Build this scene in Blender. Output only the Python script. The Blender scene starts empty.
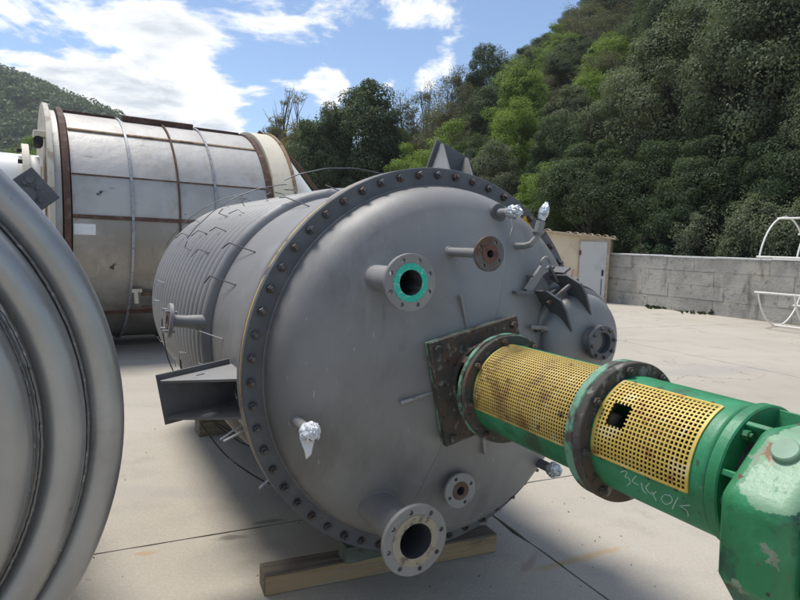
import bpy, bmesh, math, random
import numpy as np
from mathutils import Matrix, Vector

SC = bpy.context.scene
COL = SC.collection
R = math.radians
random.seed(7)
RNG = np.random.default_rng(11)

# ------------------------------------------------------------------ camera
cam_d = bpy.data.cameras.new('camera')
cam = bpy.data.objects.new('camera', cam_d)
COL.objects.link(cam)
cam_d.sensor_width = 36.0
cam_d.lens = 36.0 * 615.0 / 800.0
cam_d.clip_start = 0.05
cam_d.clip_end = 6000
PITCH = math.atan(55.0 / 615.0)
ROLL = R(2.0)
cam.matrix_world = (Matrix.Translation((0, 0, 1.7)) @ Matrix.Rotation(math.pi / 2 - PITCH, 4, 'X')
                    @ Matrix.Rotation(ROLL, 4, 'Z'))
SC.camera = cam

# ------------------------------------------------------------------ sun, sky, exposure
SUN_AZ = R(-52.0)       # measured from +Y towards +X
SUN_EL = R(69.0)
sun_d = bpy.data.lights.new('sun', 'SUN')
sun_d.energy = 2.3
sun_d.angle = R(18.0)
sun_d.color = (1.0, 0.955, 0.89)
sun = bpy.data.objects.new('sun', sun_d)
COL.objects.link(sun)
sd = Vector((math.sin(SUN_AZ) * math.cos(SUN_EL), math.cos(SUN_AZ) * math.cos(SUN_EL), math.sin(SUN_EL)))
sun.rotation_euler = sd.to_track_quat('Z', 'Y').to_euler()

SC.view_settings.view_transform = 'Standard'
SC.view_settings.look = 'None'
SC.view_settings.gamma = 1.0
SC.view_settings.use_curve_mapping = False
SC.view_settings.exposure = 0.93
SC.cycles.max_bounces = 6
SC.cycles.diffuse_bounces = 3
SC.cycles.glossy_bounces = 3
SC.cycles.transmission_bounces = 4
SC.cycles.use_denoising = True


class NT:
    """small helper round a node tree"""
    def __init__(s, tree):
        s.t = tree
        s.n = tree.nodes
        s.l = tree.links

    def add(s, kind, **kw):
        n = s.n.new(kind)
        for k, v in kw.items():
            setattr(n, k, v)
        return n

    def link(s, a, b):
        s.l.new(a, b)

    def val(s, sock, v):
        if hasattr(v, 'is_linked') or isinstance(v, bpy.types.NodeSocket):
            s.l.new(v, sock)
        else:
            sock.default_value = v

    def math(s, op, a, b=None, clamp=False):
        n = s.add('ShaderNodeMath', operation=op, use_clamp=clamp)
        s.val(n.inputs[0], a)
        if b is not None:
            s.val(n.inputs[1], b)
        return n.outputs[0]

    def vmath(s, op, a, b=None):
        n = s.add('ShaderNodeVectorMath', operation=op)
        s.val(n.inputs[0], a)
        if b is not None:
            s.val(n.inputs[1], b)
        return n

    def noise(s, vec, scale, detail=6, rough=0.55, dist=0.0):
        n = s.add('ShaderNodeTexNoise')
        if vec is not None:
            s.link(vec, n.inputs['Vector'])
        n.inputs['Scale'].default_value = scale
        n.inputs['Detail'].default_value = detail
        n.inputs['Roughness'].default_value = rough
        n.inputs['Distortion'].default_value = dist
        return n.outputs['Fac']

    def ramp(s, fac, lo, hi, a=0.0, b=1.0):
        n = s.add('ShaderNodeMapRange')
        n.interpolation_type = 'SMOOTHSTEP'
        s.val(n.inputs[0], fac)
        n.inputs[1].default_value = lo
        n.inputs[2].default_value = hi
        n.inputs[3].default_value = a
        n.inputs[4].default_value = b
        return n.outputs[0]

    def mix(s, fac, a, b, blend='MIX'):
        n = s.add('ShaderNodeMix', data_type='RGBA', blend_type=blend)
        s.val(n.inputs[0], fac)
        s.val(n.inputs[6], a if not isinstance(a, tuple) or len(a) == 4 else a + (1,))
        s.val(n.inputs[7], b if not isinstance(b, tuple) or len(b) == 4 else b + (1,))
        return n.outputs[2]


world = bpy.data.worlds.new('World')
SC.world = world
world.use_nodes = True
W = NT(world.node_tree)
W.n.clear()
w_out = W.add('ShaderNodeOutputWorld')
w_bg = W.add('ShaderNodeBackground')
w_bg.inputs['Strength'].default_value = 0.086
W.link(w_bg.outputs[0], w_out.inputs[0])
sky = W.add('ShaderNodeTexSky', sky_type='NISHITA', sun_disc=False)
sky.sun_elevation = SUN_EL
sky.sun_rotation = SUN_AZ
sky.air_density = 1.0
sky.dust_density = 0.15
sky.altitude = 900
sky.ozone_density = 2.2
geo = W.add('ShaderNodeNewGeometry')
tc = W.add('ShaderNodeTexCoord')
dirv = tc.outputs['Generated']
sep = W.add('ShaderNodeSeparateXYZ')
W.link(dirv, sep.inputs[0])
zc = W.math('MAXIMUM', sep.outputs[2], 0.02)
den = W.math('ADD', zc, 0.16)
cx = W.math('DIVIDE', sep.outputs[0], den)
cy = W.math('DIVIDE', sep.outputs[1], den)
comb = W.add('ShaderNodeCombineXYZ')
W.link(cx, comb.inputs[0])
W.link(cy, comb.inputs[1])
comb.inputs[2].default_value = 3.1
cv = comb.outputs[0]
n_warp = W.noise(cv, 1.6, 3, 0.5)
n_big = W.noise(cv, 1.5, 12, 0.60, 0.35)
n_fine = W.noise(cv, 6.5, 8, 0.62, 0.2)
# banks of cloud seen in the picture: (direction, tightness, weight)
BANKS = [((-0.33, 0.894, 0.305), 110, 0.13), ((-0.20, 0.935, 0.325), 200, 0.17), ((-0.06, 0.94, 0.345), 300, 0.20),
         ((0.04, 0.94, 0.335), 420, 0.18), ((-0.13, 0.94, 0.33), 350, 0.15), ((-0.53, 0.81, 0.23), 60, 0.12), ((-0.126, 0.965, 0.236), 1500, 0.25), ((-0.10, 0.965, 0.222), 3500, 0.10),
         ((0.026, 0.966, 0.255), 3000, 0.24), ((0.06, 0.96, 0.265), 5000, 0.20), ((-0.03, 0.965, 0.245), 4500, 0.20),
         ((-0.35, 0.920, 0.196), 420, 0.16), ((-0.43, 0.885, 0.190), 300, 0.10), ((-0.28, 0.945, 0.175), 900, 0.12),
         ((0.16, 0.955, 0.25), 60, -0.20), ((-0.08, 0.965, 0.265), 200, -0.15), ((-0.21, 0.955, 0.235), 170, -0.20), ((-0.42, 0.885, 0.242), 900, -0.12)]
cov = W.math('ADD', n_big, W.math('MULTIPLY', W.math('SUBTRACT', n_fine, 0.5), 0.22))
for d, k, wgt in BANKS:
    dn = Vector(d).normalized()
    dot = W.vmath('DOT_PRODUCT', dirv, tuple(dn)).outputs['Value']
    g = W.math('EXPONENT', W.math('MULTIPLY', W.math('SUBTRACT', dot, 1.0), float(k)))
    cov = W.math('ADD', cov, W.math('MULTIPLY', g, wgt))
cmask = W.math('MULTIPLY', W.ramp(cov, 0.51, 0.60), W.ramp(sep.outputs[2], 0.03, 0.10))
cthick = W.ramp(cov, 0.56, 0.74)
n_shade = W.noise(cv, 3.2, 10, 0.62, 0.3)
shade = W.math('MULTIPLY', cthick, W.ramp(n_shade, 0.40, 0.64))
ccol = W.mix(shade, (7.2, 7.25, 7.3), (4.0, 4.3, 4.65))
skycol = W.mix(W.math('MULTIPLY', cmask, 0.95), sky.outputs[0], ccol)
W.link(skycol, w_bg.inputs['Color'])

# ================================================================== mesh helpers


def frame(o, z, x=None):
    """4x4 placing local z on direction z with origin o"""
    z = Vector(z).normalized()
    if x is None:
        x = Vector((0, 0, 1)) if abs(z.z) < 0.9 else Vector((1, 0, 0))
    x = Vector(x)
    x = (x - z * x.dot(z)).normalized()
    y = z.cross(x)
    m = Matrix((x, y, z)).transposed().to_4x4()
    m.translation = Vector(o)
    return m


class MB:
    def __init__(s):
        s.v = []
        s.f = []

    def _add(s, v, f, m=None):
        v = np.asarray(v, float)
        if m is not None:
            a = np.array(m)
            v = v @ a[:3, :3].T + a[:3, 3]
        b = len(s.v)
        s.v.extend(map(tuple, v))
        s.f.extend([tuple(i + b for i in q) for q in f])
        return s

    def lathe(s, prof, m=None, n=48, a0=0.0, a1=2 * math.pi, close=False):
        full = abs(a1 - a0 - 2 * math.pi) < 1e-6
        k = n if full else n + 1
        an = np.linspace(a0, a1, n + 1)[:k]
        v = []
        P = len(prof)
        for r, z in prof:
            for t in an:
                v.append((r * math.cos(t), r * math.sin(t), z))
        f = []
        rows = P if close else P - 1
        for i in range(rows):
            i2 = (i + 1) % P
            for j in range(n):
                j2 = (j + 1) % k
                f.append((i * k + j, i * k + j2, i2 * k + j2, i2 * k + j))
        if not full and close:
            f.append(tuple(i * k for i in range(P)))
            f.append(tuple(i * k + k - 1 for i in reversed(range(P))))
        return s._add(v, f, m)

    def disc(s, r, z, m=None, n=48, flip=False):
        v = [(r * math.cos(2 * math.pi * j / n), r * math.sin(2 * math.pi * j / n), z) for j in range(n)]
        f = [tuple(range(n))]
        if flip:
            f = [tuple(reversed(range(n)))]
        return s._add(v, f, m)

    def cyl(s, r, z0, z1, m=None, n=32, bev=0.0):
        if bev:
            s.lathe([(r - bev, z0), (r, z0 + bev), (r, z1 - bev), (r - bev, z1)], m, n)
            s.disc(r - bev, z0, m, n, True)
            s.disc(r - bev, z1, m, n)
        else:
            s.lathe([(r, z0), (r, z1)], m, n)
            s.disc(r, z0, m, n, True)
            s.disc(r, z1, m, n)
        return s

    def ring(s, ri, ro, z0, z1, m=None, n=64, a0=0.0, a1=2 * math.pi, bev=0.002):
        b = min(bev, (z1 - z0) * .3, (ro - ri) * .3)
        pr = [(ri, z0), (ro - b, z0), (ro, z0 + b), (ro, z1 - b), (ro - b, z1), (ri, z1)]
        return s.lathe(pr, m, n, a0, a1, close=True)

    def box(s, c, d, m=None):
        x, y, z = d[0] / 2, d[1] / 2, d[2] / 2
        v = [(c[0] + i * x, c[1] + j * y, c[2] + k * z) for i in (-1, 1) for j in (-1, 1) for k in (-1, 1)]
        f = [(0, 1, 3, 2), (4, 6, 7, 5), (0, 4, 5, 1), (2, 3, 7, 6), (0, 2, 6, 4), (1, 5, 7, 3)]
        return s._add(v, f, m)

    def prism(s, poly, z0, z1, m=None):
        n = len(poly)
        v = [(p[0], p[1], z0) for p in poly] + [(p[0], p[1], z1) for p in poly]
        f = [tuple(reversed(range(n))), tuple(range(n, 2 * n))]
        f += [(i, (i + 1) % n, n + (i + 1) % n, n + i) for i in range(n)]
        return s._add(v, f, m)

    def tube(s, pts, r, n=8, closed=False, m=None, caps=True):
        pts = [Vector(p) for p in pts]
        k = len(pts)
        rs = r if hasattr(r, '__len__') else [r] * k
        v, f = [], []
        up = None
        for i, p in enumerate(pts):
            a = pts[(i - 1) % k] if (closed or i > 0) else p
            b = pts[(i + 1) % k] if (closed or i < k - 1) else p
            t = (b - a).normalized()
            if up is None:
                up = Vector((0, 0, 1)) if abs(t.z) < .9 else Vector((1, 0, 0))
            x = (up - t * up.dot(t)).normalized()
            up = x
            y = t.cross(x)
            for j in range(n):
                w = 2 * math.pi * j / n
                v.append(tuple(p + (x * math.cos(w) + y * math.sin(w)) * rs[i]))
        rows = k if closed else k - 1
        for i in range(rows):
            i2 = (i + 1) % k
            for j in range(n):
                j2 = (j + 1) % n
                f.append((i * n + j, i * n + j2, i2 * n + j2, i2 * n + j))
        if caps and not closed:
            f.append(tuple(reversed(range(n))))
            f.append(tuple((k - 1) * n + j for j in range(n)))
        return s._add(v, f, m)

    def bar(s, p, q, wx, wy, up=(0, 0, 1)):
        p, q = Vector(p), Vector(q)
        L = (q - p).length
        return s.box((0, 0, L / 2), (wx, wy, L), frame(p, q - p, up))

    def mesh(s, name, sharp=35):
        me = bpy.data.meshes.new(name)
        me.from_pydata(s.v, [], s.f)
        bm = bmesh.new()
        bm.from_mesh(me)
        bmesh.ops.recalc_face_normals(bm, faces=bm.faces)
        bm.to_mesh(me)
        bm.free()
        if sharp is not None:
            me.polygons.foreach_set('use_smooth', [True] * len(me.polygons))
            me.set_sharp_from_angle(angle=R(sharp))
        me.update()
        return me


def obj(name, mb, mat, parent=None, loc=(0, 0, 0), sharp=35, bevel=0.0, matrix=None):
    me = mb if isinstance(mb, bpy.types.Mesh) else mb.mesh(name, sharp)
    if mat is not None and not me.materials:
        me.materials.append(mat)
    o = bpy.data.objects.new(name, me)
    COL.objects.link(o)
    o.location = loc
    if matrix is not None:
        o.matrix_basis = matrix
    if parent is not None:
        o.parent = parent
    if bevel:
        b = o.modifiers.new('bevel', 'BEVEL')
        b.width = bevel
        b.segments = 2
        b.limit_method = 'ANGLE'
        b.angle_limit = R(40)
    return o


def tag(o, label=None, cat=None, group=None, kind=None):
    if label:
        o['label'] = label
    if cat:
        o['category'] = cat
    if group:
        o['group'] = group
    if kind:
        o['kind'] = kind
    return o


def thing(name, label, cat, loc=(0, 0, 0), rz=0.0, group=None):
    o = bpy.data.objects.new(name, None)
    COL.objects.link(o)
    o.location = loc
    o.rotation_euler = (0, 0, rz)
    o.empty_display_size = 0.2
    return tag(o, label, cat, group)


def cut(o, cutter):
    """boolean the cutter mesh out of o, applied at once"""
    co = bpy.data.objects.new('tmp_cutter', cutter.mesh('tmp_cutter', None))
    COL.objects.link(co)
    par = o.parent
    o.parent = None
    md = o.modifiers.new('b', 'BOOLEAN')
    md.operation = 'DIFFERENCE'
    md.object = co
    md.solver = 'EXACT'
    bpy.context.view_layer.update()
    dg = bpy.context.evaluated_depsgraph_get()
    me = bpy.data.meshes.new_from_object(o.evaluated_get(dg))
    o.modifiers.clear()
    old = o.data
    o.data = me
    o.parent = par
    me.polygons.foreach_set('use_smooth', [True] * len(me.polygons))
    me.set_sharp_from_angle(angle=R(35))
    cm = co.data
    bpy.data.objects.remove(co)
    bpy.data.meshes.remove(cm)
    if old.users == 0:
        bpy.data.meshes.remove(old)


# ================================================================== materials
def mat(name, base, layers=(), rough=0.5, metal=0.0, bump=0.0, bscale=60.0, spec=0.5, rvar=0.12, coords='Object'):
    """layers: (colour, noise scale, lo, hi, (sx,sy,sz) stretch, roughness or None)"""
    m = bpy.data.materials.new(name)
    m.use_nodes = True
    T = NT(m.node_tree)
    bs = m.node_tree.nodes['Principled BSDF']
    t = T.add('ShaderNodeTexCoord')
    v0 = t.outputs[coords] if coords != 'World' else T.add('ShaderNodeNewGeometry').outputs['Position']
    col = base + (1,) if len(base) == 3 else base
    cs = None
    rg = rough
    for i, L in enumerate(layers):
        c, sc, lo, hi = L[:4]
        st = L[4] if len(L) > 4 else (1, 1, 1)
        mp = T.add('ShaderNodeMapping')
        mp.inputs['Scale'].default_value = st
        mp.inputs['Location'].default_value = (i * 3.7 + len(name), i * 1.9, i * 5.3)
        T.link(v0, mp.inputs[0])
        n = T.noise(mp.outputs[0], sc, 8, 0.62, 0.15)
        f = T.ramp(n, lo, hi)
        col = T.mix(f, col, c)
        if len(L) > 5 and L[5] is not None:
            mx = T.add('ShaderNodeMix', data_type='FLOAT')
            T.val(mx.inputs[0], f)
            T.val(mx.inputs[2], rg)
            mx.inputs[3].default_value = L[5]
            rg = mx.outputs[0]
    T.val(bs.inputs['Base Color'], col)
    rn = T.noise(v0, 7.0, 6)
    ro = T.math('ADD', rg, T.math('MULTIPLY', T.math('SUBTRACT', rn, 0.5), rvar * 2), clamp=True)
    T.link(ro, bs.inputs['Roughness'])
    bs.inputs['Metallic'].default_value = metal
    bs.inputs['Specular IOR Level'].default_value = spec
    if bump:
        bp = T.add('ShaderNodeBump')
        bp.inputs['Strength'].default_value = 1.0
        bp.inputs['Distance'].default_value = bump
        T.link(T.noise(v0, bscale, 5, 0.6), bp.inputs['Height'])
        T.link(bp.outputs[0], bs.inputs['Normal'])
    return m


M = {}
M['primer'] = mat('grey_primer', (0.215, 0.211, 0.205), [((0.27, 0.265, 0.257), 2.2, .42, .68), ((0.165, 0.162, 0.157), 5.0, .55, .75, (1, 1, .35)),
                                                      ((0.19, 0.17, 0.14), 9, .70, .80)], rough=.55, metal=.12, bump=.0006, bscale=70)
M['primer_head'] = mat('grey_primer_head', (0.205, 0.200, 0.192), [((0.25, 0.245, 0.237), 1.6, .42, .66), ((0.145, 0.140, 0.132), 2.2, .52, .72, (1, 1, .6)), ((0.26, 0.254, 0.245), 8, .60, .78, (1, 1, .09)), ((0.155, 0.150, 0.144), 10, .62, .78, (1, 1, .12)), ((0.12, 0.12, 0.12), 5, .64, .78), ((0.33, 0.325, 0.31), 55, .66, .72, (1, 1, .25)),
                                                                   ((0.24, 0.225, 0.2), 26, .70, .76)], rough=.54, metal=.12, bump=.0005, bscale=45)
M['primer_dark'] = mat('dark_primer', (0.095, 0.099, 0.106), [((0.135, 0.139, 0.145), 6, .45, .7), ((0.10, 0.065, 0.04), 14, .68, .78)], rough=.55, metal=.15, bump=.0005)
M['bolt'] = mat('bolt_steel', (0.10, 0.10, 0.105), [((0.13, 0.07, 0.04), 30, .52, .66)], rough=.5, metal=.6)
M['gasket'] = mat('brass_gasket', (0.50, 0.36, 0.13), [((0.14, 0.09, 0.05), 14, .5, .62)], rough=.55, metal=.3)
M['teal'] = mat('teal_gasket', (0.02, 0.42, 0.30), [((0.35, 0.55, 0.45), 60, .56, .64), ((0.03, 0.12, 0.09), 45, .62, .70)], rough=.6)
M['rustface'] = mat('rust_face', (0.13, 0.06, 0.045), [((0.075, 0.04, 0.032), 30, .45, .6), ((0.22, 0.15, 0.12), 50, .58, .7)], rough=.85, bump=.001, bscale=120)
M['rustflange'] = mat('rust_flange', (0.12, 0.125, 0.13), [((0.10, 0.055, 0.035), 9, .42, .58), ((0.15, 0.07, 0.035), 25, .62, .72)], rough=.65, metal=.2, bump=.0006)
M['tanface'] = mat('weathered_face', (0.30, 0.26, 0.19), [((0.12, 0.10, 0.08), 30, .5, .64)], rough=.7, bump=.0008, bscale=90)
M['bore'] = mat('bore_steel', (0.10, 0.10, 0.11), [((0.2, 0.2, 0.22), 25, .55, .7, (1, .2, 1))], rough=.5, metal=.5)
M['black'] = mat('black_void', (0.012, 0.012, 0.012), rough=.8)
M['foil'] = mat('foil', (0.62, 0.65, 0.68), [((0.35, 0.37, 0.4), 40, .5, .6)], rough=.32, metal=.75, bump=.004, bscale=50)
M['paper'] = mat('white_wrap', (0.66, 0.68, 0.70), [((0.45, 0.47, 0.5), 20, .55, .7)], rough=.6, bump=.002, bscale=40)
M['yellowtag'] = mat('yellow_tag', (0.55, 0.36, 0.03), rough=.5)
M['galv'] = mat('bare_bar', (0.34, 0.35, 0.36), [((0.2, 0.2, 0.21), 20, .5, .65)], rough=.45, metal=.5)
M['wire'] = mat('dark_wire', (0.05, 0.05, 0.055), [((0.3, 0.3, 0.3), 6, .6, .7)], rough=.5, metal=.5)
M['glass'] = mat('sight_glass', (0.07, 0.08, 0.085), rough=.12, spec=.8, rvar=.05)
M['rustplate'] = mat('dirty_rust_plate', (0.060, 0.056, 0.047), [((0.10, 0.062, 0.040), 8, .45, .62), ((0.19, 0.19, 0.155), 22, .55, .66), ((0.03, 0.028, 0.025), 45, .56, .68), ((0.02, 0.10, 0.05), 12, .66, .74), ((0.025, 0.022, 0.02), 30, .55, .7)], rough=.85, bump=.002, bscale=90)
M['greenedge'] = mat('pale_green_edge', (0.14, 0.30, 0.20), [((0.07, 0.06, 0.045), 11, .47, .58), ((0.02, 0.16, 0.075), 8, .58, .68)], rough=.6, bump=.001, bscale=70)
M['green'] = mat('green_enamel', (0.022, 0.185, 0.072), [((0.035, 0.255, 0.115), 3.5, .42, .62), ((0.12, 0.30, 0.17), 30, .64, .74), ((0.045, 0.075, 0.04), 5, .54, .70, (1, 1, .4)), ((0.09, 0.06, 0.035), 24, .64, .69, (1, 1, 1), .85), ((0.05, 0.06, 0.04), 16, .64, .70, (1, 1, 1), .8), ((0.008, 0.09, 0.045), 7, .60, .72)], rough=.46, bump=.0012, bscale=70)
M['greengear'] = mat('peeling_green', (0.024, 0.18, 0.068), [((0.04, 0.25, 0.11), 4, .45, .65), ((0.02, 0.09, 0.05), 9, .56, .68), ((0.20, 0.25, 0.17), 12, .585, .605, (1, 1, 1), .65), ((0.13, 0.055, 0.03), 15, .605, .635, (1, 1, 1), .85), ((0.05, 0.04, 0.03), 40, .66, .70, (1, 1, 1), .85)], rough=.44, bump=.0018, bscale=60)
M['mint'] = mat('mint_primer', (0.22, 0.36, 0.24), [((0.17, 0.28, 0.19), 5, .45, .65), ((0.26, 0.13, 0.06), 13, .67, .72), ((0.16, 0.07, 0.04), 35, .68, .72)], rough=.55, bump=.0008, bscale=40)
M['rustgrey'] = mat('grey_rust_cast', (0.13, 0.12, 0.10), [((0.18, 0.08, 0.04), 12, .52, .64), ((0.06, 0.05, 0.045), 40, .5, .65)], rough=.9, bump=.003, bscale=110)
M['mesh'] = mat('yellow_mesh', (0.58, 0.41, 0.09), [((0.36, 0.16, 0.04), 11, .56, .70), ((0.66, 0.54, 0.26), 14, .54, .68), ((0.10, 0.075, 0.045), 25, .62, .72)], rough=.5, metal=.1)
M['meshold'] = mat('stained_yellow_mesh', (0.52, 0.37, 0.10), [((0.26, 0.15, 0.055), 7, .48, .66), ((0.60, 0.47, 0.20), 20, .55, .7), ((0.08, 0.06, 0.04), 16, .60, .72)], rough=.55, metal=.1)
M['chalk'] = mat('chalk', (0.45, 0.58, 0.50), [((0.1, 0.3, 0.2), 120, .55, .66)], rough=.95)
M['coil'] = mat('coil_steel', (0.31, 0.307, 0.30), [((0.37, 0.366, 0.358), 1.8, .42, .66), ((0.25, 0.244, 0.234), 4.5, .55, .75), ((0.36, 0.355, 0.35), 22, .62, .74), ((0.15, 0.14, 0.13), 12, .64, .76)], rough=.36, metal=.6, bump=.0010, bscale=22)
M['weld'] = mat('weld_bead', (0.17, 0.165, 0.16), [((0.34, 0.335, 0.33), 40, .55, .68), ((0.06, 0.055, 0.05), 60, .6, .7)], rough=.5, metal=.6, bump=.003, bscale=70)
M['clad'] = mat('cladding_sheet', (0.44, 0.425, 0.40), [((0.36, 0.34, 0.31), 1.3, .42, .66), ((0.34, 0.30, 0.25), 3.0, .56, .74, (1, 1, .35)), ((0.26, 0.25, 0.24), 7, .62, .74, (.3, 1, 1)), ((0.06, 0.055, 0.05), 5.5, .70, .715)], rough=.55, metal=.35, bump=.012, bscale=2.6)
M['cladlow'] = mat('soiled_cladding', (0.37, 0.355, 0.33), [((0.27, 0.25, 0.22), 1.4, .40, .62), ((0.20, 0.165, 0.13), 3.0, .56, .72, (1, 1, .35)), ((0.46, 0.44, 0.41), 4.0, .60, .76, (1, 1, .25)), ((0.06, 0.05, 0.045), 6, .67, .70)], rough=.48, metal=.65, bump=.012, bscale=3.0)  # lower sheets: stains, plus shade and ground reflection put into the colour
M['rustband'] = mat('rusty_band', (0.085, 0.045, 0.032), [((0.15, 0.10, 0.075), 9, .48, .66), ((0.045, 0.032, 0.028), 16, .55, .7)], rough=.85, bump=.002, bscale=60)
M['tanband'] = mat('tan_band', (0.27, 0.18, 0.10), [((0.10, 0.06, 0.04), 10, .5, .64)], rough=.8)
M['cream'] = mat('cream_paint', (0.62, 0.56, 0.44), [((0.42, 0.27, 0.13), 3.5, .62, .76), ((0.55, 0.5, 0.4), 8, .5, .7)], rough=.65)
M['whitepaint'] = mat('white_paint', (0.74, 0.73, 0.70), [((0.6, 0.57, 0.5), 3, .55, .75), ((0.4, 0.28, 0.16), 9, .69, .76)], rough=.5)
M['concrete_block'] = mat('concrete_block', (0.42, 0.395, 0.345), [((0.31, 0.29, 0.255), .9, .40, .62), ((0.44, 0.405, 0.33), 1.7, .54, .72), ((0.15, 0.145, 0.13), 2.2, .54, .72, (1, 1, .25)), ((0.20, 0.19, 0.165), 6, .55, .7), ((0.10, 0.095, 0.085), 18, .64, .74)], rough=.95, bump=.02, bscale=14, spec=.2, coords='World')
M['coping'] = mat('white_coping', (0.66, 0.65, 0.62), [((0.4, 0.38, 0.34), 6, .56, .72)], rough=.9, bump=.004, bscale=30)
M['render'] = mat('beige_render', (0.60, 0.51, 0.37), [((0.48, 0.39, 0.27), 1.5, .45, .7), ((0.36, 0.28, 0.19), 4, .62, .78, (1, 1, .3))], rough=.95, bump=.003, bscale=40, spec=.2)
M['door'] = mat('pale_door', (0.47, 0.47, 0.45), [((0.38, 0.38, 0.36), 2, .5, .72), ((0.3, 0.24, 0.18), 7, .68, .76)], rough=.6)
M['rooftile'] = mat('roof_sheet', (0.42, 0.30, 0.20), [((0.50, 0.44, 0.35), 3, .45, .62), ((0.22, 0.16, 0.12), 8, .6, .72)], rough=.95, bump=.006, bscale=30)
M['redmark'] = mat('red_paint', (0.5, 0.03, 0.03), rough=.6)
M['timber'] = mat('weathered_timber', (0.19, 0.155, 0.115), [((0.12, 0.10, 0.08), 22, .42, .64, (.06, 1, 1)), ((0.28, 0.24, 0.185), 30, .55, .7, (.05, 1, 1)), ((0.02, 0.07, 0.16), 6, .73, .76)], rough=.9, bump=.003, bscale=30, spec=.2)
M['timberend'] = mat('sawn_timber', (0.33, 0.235, 0.135), [((0.26, 0.18, 0.10), 26, .42, .62, (.06, 1, 1)), ((0.15, 0.115, 0.08), 12, .55, .70, (.15, 1, 1)), ((0.30, 0.26, 0.2), 40, .58, .7, (.05, 1, 1))], rough=.85, bump=.002, bscale=40, spec=.2)
M['greenwood'] = mat('green_grey_wood', (0.10, 0.115, 0.095), [((0.15, 0.16, 0.13), 7, .45, .65), ((0.06, 0.06, 0.05), 12, .58, .72)], rough=.9, bump=.002, bscale=40, spec=.2)
M['cage'] = mat('cage_white', (0.76, 0.74, 0.68), [((0.55, 0.46, 0.34), 5, .58, .74), ((0.35, 0.24, 0.15), 11, .68, .76)], rough=.5)
M['cagerust'] = mat('cage_worn', (0.46, 0.42, 0.35), [((0.26, 0.19, 0.13), 6, .5, .66)], rough=.65)
M['bark'] = mat('bark', (0.075, 0.06, 0.045), [((0.13, 0.115, 0.095), 6, .5, .7, (1, 1, .3))], rough=.95, bump=.01, bscale=14, spec=.2)
M['barkpale'] = mat('pale_bark', (0.17, 0.145, 0.115), [((0.10, 0.085, 0.065), 6, .5, .7, (1, 1, .3))], rough=.95, spec=.2)
M['litter'] = mat('leaf_litter', (0.035, 0.04, 0.022), [((0.05, 0.06, 0.025), 1.4, .45, .65), ((0.075, 0.06, 0.04), 3, .56, .72)], rough=1, bump=.1, bscale=3, spec=.1)


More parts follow.
